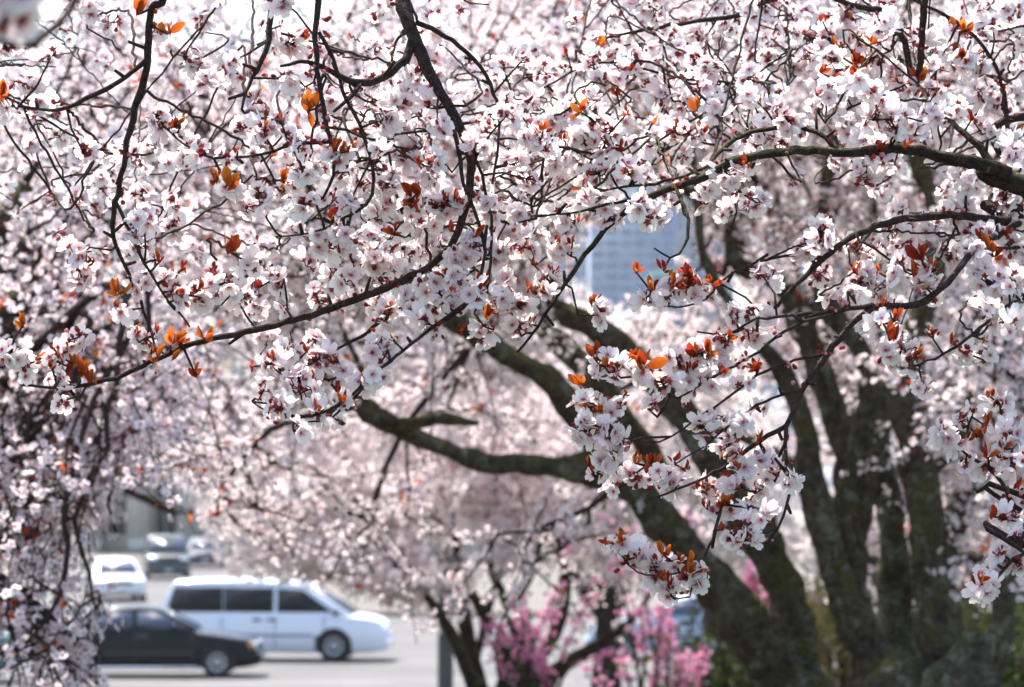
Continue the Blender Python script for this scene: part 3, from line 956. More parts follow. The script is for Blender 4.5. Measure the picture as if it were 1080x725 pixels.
# ---- the big old plum whose stems fill the lower corner
rng = np.random.default_rng(11)
base = at(905, 1035, 10.8); base[2] = -.05
big = thing('plum_tree', 'old multi-stemmed plum with thick mossy dark stems and white blossom', 'tree', tuple(base))
mb = MB()
P, rr = catmull([base - [0, 0, .15], base + [0, 0, .1], at(900, 900, 10.8), at(905, 800, 10.8), at(912, 765, 10.8)], [.42, .36, .30, .34, .22], .05)
tube(mb, P, rr, 22, .14, rng)
world_part(mb, 'trunk', M['lichen_trunk'], big, smooth=True)
LIMBS = [
    ('A', 'trunk', [(895, 830, 70, 10.8), (862, 760, 62, 10.75), (812, 705, 55, 10.7), (757, 622, 46, 10.6), (700, 548, 42, 10.5), (650, 500, 38, 10.4), (612, 442, 34, 10.3), (578, 402, 30, 10.2), (530, 372, 26, 10.1), (492, 345, 22, 10.0), (462, 318, 18, 9.9), (420, 292, 14, 9.8), (380, 262, 11, 9.7), (330, 215, 9, 9.6), (280, 190, 7, 9.5)]),
    ('A2', 'trunk', [(660, 508, 30, 10.4), (620, 497, 27, 10.3), (560, 491, 25, 10.2), (505, 486, 23, 10.1), (455, 468, 21, 10.0), (415, 447, 20, 9.95), (388, 435, 19, 9.9), (377, 418, 15, 9.9), (384, 400, 10, 9.9), (372, 370, 6, 9.8), (352, 330, 5, 9.7)]),
    ('A3', 'trunk', [(415, 449, 14, 9.95), (440, 446, 11, 9.9), (465, 440, 10, 9.85), (488, 444, 8, 9.8), (505, 447, 5, 9.8)]),
    ('B', 'trunk', [(890, 820, 68, 10.9), (850, 715, 56, 10.9), (832, 640, 50, 10.9), (806, 575, 44, 10.9), (770, 520, 40, 10.9), (740, 468, 38, 10.9), (712, 430, 36, 10.9), (668, 378, 33, 10.9), (625, 347, 30, 10.9), (580, 326, 27, 10.9), (545, 312, 23, 10.9), (500, 290, 18, 10.9), (450, 250, 14, 10.9), (420, 200, 11, 10.8), (400, 130, 8, 10.8), (390, 60, 6, 10.8)]),
    ('B2', 'trunk', [(700, 500, 26, 11.3), (668, 455, 26, 11.3), (630, 405, 26, 11.3), (600, 372, 24, 11.3), (570, 345, 20, 11.3), (548, 330, 16, 11.3), (520, 305, 12, 11.3), (500, 240, 8, 11.4), (510, 150, 6, 11.4)]),
    ('C', 'trunk', [(930, 800, 60, 10.6), (918, 690, 40, 10.6), (893, 640, 36, 10.6), (874, 579, 34, 10.6), (857, 512, 32, 10.6), (846, 445, 30, 10.6), (830, 400, 24, 10.6), (800, 360, 18, 10.5), (770, 320, 13, 10.4), (742, 270, 11, 10.3), (735, 215, 10, 10.3), (728, 150, 8, 10.3), (700, 90, 6, 10.2)]),
    ('D', 'trunk', [(915, 800, 50, 11.0), (905, 660, 36, 11.0), (897, 600, 34, 11.0), (902, 530, 34, 11.0), (893, 482, 34, 11.0), (882, 439, 33, 11.0), (864, 386, 31, 11.0), (842, 332, 28, 11.0), (816, 296, 25, 11.0), (785, 282, 20, 11.0), (770, 250, 16, 11.0), (790, 170, 12, 11.0), (800, 80, 8, 11.0), (780, -10, 6, 11.0)]),
    ('E', 'trunk', [(900, 600, 28, 10.7), (888, 557, 27, 10.7), (896, 510, 27, 10.7), (910, 458, 26, 10.7), (917, 411, 25, 10.7), (906, 366, 23, 10.7), (882, 335, 20, 10.7), (862, 290, 17, 10.7), (868, 220, 14, 10.7), (880, 130, 11, 10.7), (865, 40, 8, 10.7)]),
    ('F', 'trunk', [(1000, 810, 60, 10.4), (1000, 720, 50, 10.4), (986, 665, 46, 10.4), (977, 602, 44, 10.4), (975, 534, 44, 10.4), (966, 475, 43, 10.4), (956, 421, 40, 10.4), (960, 375, 37, 10.4), (975, 332, 33, 10.4), (984, 285, 28, 10.4), (985, 220, 22, 10.4), (960, 150, 16, 10.4), (950, 70, 11, 10.4), (960, -10, 8, 10.4)]),
    ('F2', 'trunk', [(978, 500, 22, 10.5), (1005, 470, 20, 10.5), (1022, 430, 18, 10.5), (1050, 390, 15, 10.5), (1075, 340, 12, 10.5), (1090, 260, 10, 10.5), (1070, 150, 7, 10.5)]),
    ('G', 'lichen_trunk', [(930, 800, 60, 11.3), (945, 690, 46, 11.3), (944, 615, 42, 11.3), (940, 545, 36, 11.3), (928, 485, 30, 11.3), (930, 430, 24, 11.3), (945, 370, 18, 11.3), (930, 300, 14, 11.3), (920, 200, 10, 11.3), (930, 100, 7, 11.3)]),
    ('H', 'trunk', [(1020, 810, 50, 11.2), (1012, 700, 38, 11.2), (990, 618, 34, 11.2), (1000, 572, 34, 11.2), (1020, 532, 32, 11.2), (1046, 498, 30, 11.2), (1085, 440, 24, 11.2), (1120, 370, 16, 11.2), (1130, 280, 12, 11.2), (1110, 200, 8, 11.2)]),
    ('I', 'trunk', [(1010, 800, 44, 10.2), (1040, 712, 34, 10.2), (1056, 665, 28, 10.2), (1062, 620, 24, 10.2), (1085, 560, 18, 10.2), (1105, 480, 13, 10.2), (1095, 400, 9, 10.2)]),
    ('K', 'lichen_trunk', [(950, 830, 66, 10.2), (992, 760, 56, 10.15), (1018, 715, 46, 10.1), (1030, 684, 42, 10.1), (1034, 668, 36, 10.1)]),
    ('L', 'trunk', [(930, 800, 70, 10.35), (945, 735, 58, 10.3), (950, 705, 44, 10.3), (956, 690, 30, 10.3)]),
]
roots = []
for nm, m, spec in LIMBS:
    o, P = add_limb(spec, big, M[m], rng)
    if nm in 'ABCDEFGHI' or len(nm) == 2:
        roots.append(P[len(P) // 3:])
roots = np.vstack(roots)
wood, fl, lv = MB(), MB(), MB(); bd_ = fl
ELL = [  # px, py, rx, ry, depth, depth radius, twigs
    (340, 210, 150, 90, 9.3, .8, 26), (430, 90, 150, 100, 10.2, 1.0, 30), (200, 120, 160, 110, 9.8, .9, 28), (560, 90, 130, 100, 10.6, 1.0, 30),
    (690, 70, 130, 90, 10.8, 1.0, 30), (820, 60, 130, 90, 11.0, 1.0, 28), (950, 60, 130, 90, 10.8, 1.0, 28), (1060, 110, 90, 130, 10.6, 1.0, 26),
    (500, 200, 90, 70, 10.6, .8, 20), (800, 190, 80, 80, 11.3, .8, 20), (900, 190, 110, 80, 11.2, .9, 24), (1040, 250, 80, 90, 11.0, .8, 22),
    (1050, 370, 60, 70, 11.3, .7, 16), (930, 290, 60, 50, 11.5, .6, 8), (460, 300, 90, 40, 10.4, .6, 14), (280, 290, 110, 60, 9.5, .7, 18),
    (1060, 470, 45, 60, 10.8, .6, 10), (720, 380, 60, 40, 11.8, .5, 9), (560, 250, 50, 40, 11.0, .5, 9), (1000, 440, 40, 40, 11.6, .5, 8), (742, 265, 30, 50, 11.4, .4, 7), (590, 230, 30, 40, 11.3, .4, 7), (880, 420, 50, 60, 11.9, .4, 8), (1000, 560, 40, 50, 11.8, .4, 7), (1040, 430, 40, 70, 9.8, .4, 7), (1040, 330, 50, 60, 9.8, .4, 7), (280, 455, 80, 60, 11.0, .4, 9), (390, 540, 80, 34, 11.4, .4, 6), (230, 520, 50, 40, 10.4, .4, 5), (480, 410, 50, 30, 11.6, .3, 4), (560, 560, 50, 40, 10.6, .4, 4)]
crown(wood, fl, bd_, lv, ELL, roots, rng, .0045, .42, .055, 5.0, .038, .0125, 1, leaves=.06, leaf_s=.028, bud_share=.45, br_r=.014)
world_part(wood, 'twigs', M['twig'], big)
world_part(fl, 'blossoms', [M['petal'], M['leaf']], big, color=True)
world_part(lv, 'young_leaves', M['leaf'], big, color=True)


# ---- other trees: trunk, limbs to each clump, twigs, blossom
def simple_tree(label, px, d, limbs, ells, seed, tw_r, tw_L, step, per, rad, size, lod, tint=(1, 1, 1), bark_m='far_bark', trunk_r=.11, split=1.0, group=None, hangers=None, **kw):
    rng = np.random.default_rng(seed)
    b = np.array([px_x(px, d), d, ground_z(d) - .03])
    t = thing('plum_tree', label, 'tree', tuple(b), group=group)
    mb = MB(); top = b + np.array([.05, 0, split])
    P, rr = catmull([b - [0, 0, .1], b + [.02, 0, split * .5], top], [trunk_r * 1.3, trunk_r, trunk_r * .5], .1)
    tube(mb, P, rr, 14, .12, rng); world_part(mb, 'trunk', M[bark_m], t, smooth=True)
    roots = [P[-1:]]
    for spec in limbs:
        if spec == 'auto':
            for (ex, ey, rx, ry, ed, rd, n) in ells:
                c = at(ex, ey, ed)
                s0 = top - [0, 0, rng.uniform(.0, .4) * split]
                m1 = s0 + (c - s0) * .45 + np.array([0, 0, .12 * np.linalg.norm(c - s0)])
                P, rr = catmull([s0, m1, s0 + (c - s0) * .85], [trunk_r * .6, trunk_r * .42, trunk_r * .2], .12)
                m_ = MB(); tube(m_, P, rr, 8, .12, rng); world_part(m_, 'limb', M[bark_m], t, smooth=True)
                roots.append(P[len(P) // 2:])
        else:
            sp = [(top if q is None else at(q[0], q[1], q[3])) for q in spec]
            rr = [q[2] * q[3] / FPX / 2 if q is not None else trunk_r * .7 for q in spec]
            P, rr = catmull(sp, rr, .1)
            m_ = MB(); tube(m_, P, rr, 9, .12, rng); world_part(m_, 'limb', M[bark_m], t, smooth=True)
            roots.append(P[len(P) // 2:])
    wood, fl, lv = MB(), MB(), MB(); bd = fl
    for line in hangers or ():
        P = np.array([at(x, y, dd) for x, y, _w, dd in line]); rr = [w_ * dd / FPX / 2 for _x, _y, w_, dd in line]
        rt = np.vstack(roots); q = rt[np.argmin(((rt - P[0]) ** 2).sum(1))]
        P = np.vstack([q[None], P]); P, rr = catmull(P, [rr[0] * 1.2] + rr, .05)
        P[2:-1] += .006 * rng.standard_normal((len(P) - 3, 3)); tube(wood, P, rr, 6, .1, rng)
    crown(wood, fl, bd, lv, ells, np.vstack(roots), rng, tw_r, tw_L, step, per, rad, size, lod, tint=tint, **kw)
    world_part(wood, 'twigs', M['twig'], t)
    world_part(fl, 'blossoms', [M['petal'], M['leaf']], t, color=True)
    if lv.n: world_part(lv, 'young_leaves', M['leaf'], t, color=True)
    return t


hr = np.random.default_rng(8)
HANG = [[(122, 300, 9, 7.7), (118, 430, 8, 7.6), (114, 475, 7, 7.6), (94, 507, 7, 7.5), (77, 548, 6, 7.5), (87, 585, 5, 7.5), (98, 633, 3, 7.5)],
        [(95, 330, 9, 7.8), (65, 430, 8, 7.7), (37, 495, 7, 7.6), (28, 540, 6, 7.6), (35, 593, 5, 7.6), (30, 640, 3, 7.6)],
        [(85, 400, 8, 7.9), (60, 462, 7, 7.9), (8, 500, 5, 7.9), (-20, 520, 4, 7.9)],
        [(140, 330, 8, 7.7), (100, 420, 7, 7.6), (72, 520, 7, 7.5), (69, 600, 6, 7.5), (52, 655, 4, 7.5), (25, 682, 2.5, 7.5)],
        [(150, 290, 7, 8.0), (150, 400, 6, 8.0), (130, 470, 5, 8.0), (118, 530, 4, 8.0), (125, 570, 2.5, 8.0)]]
for _ in range(11):
    x, y = hr.uniform(-20, 150), hr.uniform(270, 420); ln = [(x, y, 4.6, 7.6 + hr.uniform(-.3, .7))]
    for q in range(5):
        x += hr.normal(-4, 16); y += hr.uniform(30, 62)
        if x > 128 or y > 715: break
        ln.append((x, y, 4.2 - .65 * q, ln[0][3]))
    if len(ln) > 2: HANG.append(ln)
# weeping plum at the left edge, twigs hanging in front of the street
simple_tree('weeping plum with dark hanging twigs and sparse blossom in front of the black sedan', -190, 8.4, ['auto'],
            [(20, 350, 110, 90, 7.9, .6, 18), (120, 360, 100, 80, 8.2, .6, 18), (40, 450, 90, 70, 7.8, .6, 16), (110, 450, 60, 60, 8.0, .5, 12), (30, 540, 70, 60, 7.7, .5, 9),
             (20, 620, 60, 60, 7.6, .4, 8), (25, 690, 60, 40, 7.6, .4, 8), (90, 520, 30, 50, 7.8, .3, 8), (95, 660, 30, 40, 7.7, .2, 4), (70, 230, 120, 90, 8.3, .7, 14), (60, 100, 120, 100, 8.6, .8, 12)],
            21, .0029, .38, .055, 2.7, .040, .0118, 1, tint=(.98, .96, .985), trunk_r=.13, split=1.3, hang=.45, droop=.12, gaps=LEFT_GAP, leaves=.06, leaf_s=.026, bud_share=.5, br_r=.010, hangers=HANG)

# the small multi-stemmed plum by the pole
simple_tree('small multi-stemmed plum with blossom umbrella standing in front of the grey pole', 520, 25, [
    [None, (508, 735, 18, 25), (497, 690, 16, 25), (487, 640, 14, 25), (484, 600, 11, 25), (480, 560, 8, 25)],
    [None, (495, 712, 16, 24.6), (478, 670, 12, 24.6), (455, 635, 10, 24.5), (425, 605, 9, 24.4), (395, 575, 6, 24.3)],
    [None, (540, 710, 18, 25.3), (520, 665, 15, 25.3), (500, 630, 11, 25.3), (485, 605, 8, 25.3)],
    [None, (560, 705, 17, 24.7), (585, 670, 14, 24.7), (596, 620, 11, 24.7), (590, 560, 8, 24.7)],
    [None, (590, 705, 15, 25.2), (630, 680, 12, 25.2), (665, 655, 9, 25.2), (690, 620, 6, 25.2)],
    [None, (530, 715, 12, 24.8), (524, 680, 10, 24.8), (535, 650, 8, 24.8), (560, 610, 6, 24.8), (570, 570, 5, 24.8)],
    [None, (500, 720, 12, 25.2), (508, 672, 9, 25.2), (516, 640, 8, 25.2), (530, 600, 6, 25.2)],
    [None, (545, 690, 14, 25.5), (535, 640, 11, 25.5), (515, 590, 8, 25.5), (530, 540, 6, 25.5)]],
    [(480, 510, 120, 65, 25, 1.0, 54), (340, 520, 100, 80, 24.6, .9, 52), (600, 510, 90, 60, 25, 1.0, 40), (420, 440, 120, 70, 25, 1.0, 50), (570, 440, 110, 60, 25.3, 1.0, 46), (280, 450, 90, 80, 24.6, .8, 36),
     (270, 590, 60, 22, 24.3, .5, 14), (350, 604, 60, 22, 24.3, .5, 18), (425, 612, 40, 24, 24.5, .5, 12), (660, 560, 60, 60, 25.4, .7, 24)],
    31, .0046, .5, .14, 11, .085, .019, 2, tint=(.98, .97, .97), trunk_r=.16, split=.55, sides=3, leaves=.012, leaf_s=.05, bud_share=.08)

BG = 'plum trees further back in full blossom'
simple_tree('pale plum in full blossom behind the hanging twigs, its trunk hidden', -160, 17, ['auto'],
            [(90, 160, 190, 120, 17, 1.2, 50), (260, 90, 160, 110, 17, 1.2, 46), (120, 330, 150, 100, 17.3, 1.0, 46), (300, 260, 140, 110, 17.2, 1.0, 46), (60, 30, 150, 90, 17, 1.0, 34), (240, 400, 120, 90, 17.4, .9, 34), (60, 470, 110, 70, 17, .9, 28)],
            41, .005, .45, .09, 5, .06, .0150, 2, tint=(.96, .92, .97), trunk_r=.18, split=1.8, sides=3, leaves=.02, leaf_s=.04, group=None, bud_share=.3)
simple_tree('tall plum in full blossom rising behind the mossy stems of the old one', 976, 19, ['auto'],
            [(690, 70, 150, 90, 19, 1.3, 50), (820, 80, 150, 110, 19, 1.3, 48), (690, 400, 100, 55, 20, 1, 32), (790, 200, 90, 70, 19, 1, 24), (600, 60, 110, 90, 19, 1.1, 34)],
            42, .0055, .5, .10, 5.5, .07, .0165, 2, tint=(.98, .965, .97), trunk_r=.11, split=1.6, sides=3, leaves=.015, leaf_s=.045, bud_share=.3)
simple_tree('broad plum in full blossom behind the hanging sprays, its limbs reaching across the street view', -130, 20.5, ['auto'],
            [(480, 100, 170, 120, 19, 1.3, 52), (520, 230, 110, 80, 19.2, 1.0, 32), (400, 260, 110, 110, 19, 1.0, 36), (500, 360, 110, 60, 19.5, 1, 30), (330, 150, 120, 110, 19.5, 1.1, 34)],
            46, .0055, .5, .10, 5.5, .07, .0165, 2, tint=(.98, .965, .97), trunk_r=.13, split=3.3, sides=3, leaves=.015, leaf_s=.045, bud_share=.3)
simple_tree('bushy plum in full blossom behind the upright thick stems', 1175, 21, ['auto'],
            [(900, 180, 150, 120, 21, 1.3, 50), (1030, 140, 130, 130, 21, 1.3, 50), (1000, 330, 110, 90, 21, 1.1, 34), (860, 330, 80, 60, 21.5, 1, 10), (930, 30, 150, 80, 21, 1.2, 36), (1060, 460, 70, 80, 21, 1, 22), (920, 470, 50, 70, 22, .8, 12), (960, 560, 70, 50, 22, .8, 18), (1040, 560, 60, 50, 22, .8, 14)],
            43, .006, .5, .10, 6, .075, .018, 2, tint=(.98, .965, .97), trunk_r=.18, split=1.2, sides=3, leaves=.012, leaf_s=.05, bud_share=.3)
simple_tree('pinkish plum in blossom farthest back above the minivan', 640, 36, ['auto'],
            [(380, 480, 180, 70, 36, 2, 60), (560, 470, 160, 90, 36, 2, 60), (700, 500, 120, 90, 36, 2, 50), (300, 400, 150, 80, 36, 2, 44), (480, 380, 160, 80, 36, 2, 50), (640, 400, 140, 50, 36, 2, 46), (250, 520, 80, 60, 35, 1.5, 24), (800, 540, 120, 60, 37, 1.5, 34), (760, 460, 110, 60, 37, 1.5, 30)],
            44, .0065, .7, .14, 8, .13, .034, 3, tint=(.98, .975, .97), trunk_r=.15, split=2.2, sides=3, leaves=0, bud_share=.05)
simple_tree('wide plum in blossom farthest back beside the columned building', -60, 40, ['auto'],
            [(60, 420, 160, 100, 40, 2, 50), (60, 520, 70, 60, 40, 2, 20), (200, 440, 140, 70, 40, 2, 40), (130, 300, 200, 100, 40, 2, 50), (330, 310, 160, 100, 40, 2, 44), (230, 545, 60, 26, 40, 1, 14), (60, 180, 200, 120, 40, 2, 46), (260, 160, 200, 120, 40, 2, 46)],
            45, .0075, .8, .15, 8, .14, .037, 3, tint=(.97, .96, .97), trunk_r=.17, split=4.0, sides=3, leaves=0, bud_share=.05)


# ---- pink flowering shrubs and green shrubs
def pink_shrub(label, px, d, stems, seed, dens=150, size=.020, base_h=0.0):
    rng = np.random.default_rng(seed)
    b = np.array([px_x(px, d), d, ground_z(d) - .02])
    t = thing('flowering_shrub', label, 'shrub', tuple(b), group='pink flowering shrubs by the street')
    fl, lv = MB(), MB()
    for (x0, y0, x1, y1, share) in stems:
        e = at(x1, y1, d + rng.uniform(-.3, .3)); s = at(x0, y0, d)
        q = b + (s - b) * .5 + .05 * rng.standard_normal(3)
        P, rr = catmull([b, q, s, e], [.022, .016, .012, .005], .08)
        m_ = MB(); tube(m_, P, rr, 6, .1, rng); world_part(m_, 'stem', M['far_bark'], t, smooth=True)
        k = int(dens * share * np.linalg.norm(e - s))
        f = rng.random(k) ** .8
        clump = .5 + .5 * np.sin(f * 23 + rng.uniform(0, 6))
        f = f[rng.random(k) < .25 + .75 * clump]
        k = len(f)
        pos = s + (e - s) * f[:, None] + (.02 + .05 * rng.random((k, 1))) * unit(rng.standard_normal((k, 3)))
        tn = np.array([.85, .38, .61]) * rng.uniform(.75, 1.1, (k, 1)) * np.where(rng.random((k, 1)) < .3, np.array([1.05, 1.5, 1.25]), 1.0)
        scatter(fl, TPL[2], pos, rng.standard_normal((k, 3)), size * rng.uniform(.7, 1.3, k), rng, tn)
        kl = k // 5 + 3
        pos = s + (e - s) * rng.random((kl, 1)) + .1 * rng.standard_normal((kl, 3))
        scatter(lv, LEAF1, pos, np.array([0, 0, .6]) + rng.standard_normal((kl, 3)), .06 * rng.uniform(.6, 1.3, kl), rng, np.array([.07, .09, .02]) * rng.uniform(.6, 1.6, (kl, 1)))
    world_part(fl, 'flowers', M['petal'], t, color=True)
    world_part(lv, 'leaves', M['green'], t, color=True)


pink_shrub('pink flowering shrub with upright spikes among the small plum stems', 565, 23.5,
           [(565, 710, 545, 632, 1.6), (555, 700, 515, 650, .7), (590, 700, 632, 610, .8), (560, 690, 586, 625, .8), (575, 720, 560, 668, 1.6), (600, 705, 660, 690, .7), (575, 700, 600, 560, .35), (545, 720, 522, 690, .8), (552, 680, 548, 640, 1.6), (525, 700, 514, 655, 1.0), (580, 722, 566, 690, 1.8)], 51, dens=230)
pink_shrub('magenta-pink flowering shrub in front of the light blue car', 695, 22.5,
           [(690, 725, 700, 640, 2.2), (705, 700, 705, 655, 2.4), (680, 700, 675, 640, 1.0), (665, 725, 655, 690, 1.3), (715, 725, 722, 690, 2.2), (725, 735, 745, 680, 1.4), (700, 740, 740, 700, 1.4), (650, 735, 630, 715, 1.0), (670, 690, 640, 540, .35), (690, 690, 660, 520, .3)], 52)
pink_shrub('bright pink flowering shrub seen between two thick mossy stems', 800, 30,
           [(800, 640, 790, 595, 2.6), (795, 650, 770, 610, 2.0), (805, 650, 815, 605, 2.4), (800, 660, 778, 622, 2.0), (740, 590, 690, 540, .5), (750, 600, 720, 530, .5)], 53, size=.03)


def green_shrub(label, px, py, d, rx, ry, cols, seed, n=2600, leaf=.05):
    rng = np.random.default_rng(seed)
    c = at(px, py, d); b = np.array([c[0], d, ground_z(d) - .02])
    t = thing('leafy_shrub', label, 'shrub', tuple(b), group='leafy shrubs on the slope')
    st, lv = MB(), MB()
    tips = ellipsoid_pts(40, px, py, rx, ry, d, rx * d / FPX, rng)
    for e in tips:
        P, rr = catmull([b, (b + e) / 2 + .1 * rng.standard_normal(3), e], [.015, .01, .004], .12); tube(st, P, rr, 4, 0, rng)
    world_part(st, 'stems', M['twig'], t)
    q = tips[rng.integers(0, len(tips), n)]
    pos = q + (b - q) * (rng.random((n, 1)) ** 2 * .6) + .13 * rng.standard_normal((n, 3))
    cc = np.array(cols)[rng.integers(0, len(cols), n)] * rng.uniform(.6, 1.3, (n, 1))
    scatter(lv, LEAF1, pos, np.array([0, 0, .5]) + rng.standard_normal((n, 3)), leaf * rng.uniform(.6, 1.4, n), rng, cc)
    world_part(lv, 'leaves', M['green'], t, color=True)


green_shrub('yellow-green shrub with orange new leaves between the thick stems', 838, 660, 28, 45, 36, [(.09, .085, .02), (.14, .085, .02), (.04, .055, .015), (.11, .095, .025)], 61, 3200)
green_shrub('dark green shrub low behind the leaning mossy limb', 765, 700, 24, 60, 50, [(.03, .05, .015), (.05, .07, .02), (.07, .06, .02)], 62, 4200)
green_shrub('brownish-purple shrub by the dark red house', 1052, 560, 30, 42, 45, [(.10, .08, .03), (.09, .04, .05), (.13, .11, .03), (.05, .06, .02)], 63, 3000)
green_shrub('bright green low shrub beside the lichen-covered trunk base', 1075, 690, 16, 42, 45, [(.06, .085, .025), (.10, .12, .04), (.04, .06, .02)], 64, 2200, .04)
green_shrub('dull green shrub behind the upright stems', 905, 640, 26, 70, 45, [(.05, .07, .02), (.10, .09, .03), (.13, .10, .03)], 65, 3600)
green_shrub('olive shrub beyond the low forked stems', 1000, 650, 27, 55, 45, [(.05, .06, .02), (.09, .08, .03)], 66, 2600)


# ------------------------------------------------------------------ the near plum, whose sprays reach into the view
rng = np.random.default_rng(77)
nb = np.array([1.55, 3.95, -.03])
near = thing('plum_tree', 'near plum whose thin dark branches carry sharp white blossom and orange young leaves', 'tree', tuple(nb))
mb = MB()
P, rr = catmull([nb - [0, 0, .1], nb + [.0, 0, .6], nb + [-.03, -.02, 1.5], nb + [-.08, -.05, 2.1], nb + [-.2, -.1, 2.6]], [.16, .12, .10, .085, .06], .06)
tube(mb, P, rr, 16, .12, rng); world_part(mb, 'trunk', M['trunk'], near, smooth=True)
mb = MB()
P, rr = catmull([nb + [-.1, -.06, 2.25], (1.1, 3.78, 2.62), (.6, 3.7, 2.68), (.1, 3.64, 2.66), (-.35, 3.55, 2.6), (-.75, 3.4, 2.52), (-.85, 2.9, 2.42), (-.7, 2.2, 2.2), (-.45, 1.85, 2.05), (-.27, 1.72, 1.98)], [.05, .036, .030, .024, .018, .013, .010, .008, .0055, .0045], .04)
tube(mb, P, rr, 10, .08, rng); world_part(mb, 'overhead_limb', M['branch'], near, smooth=True)

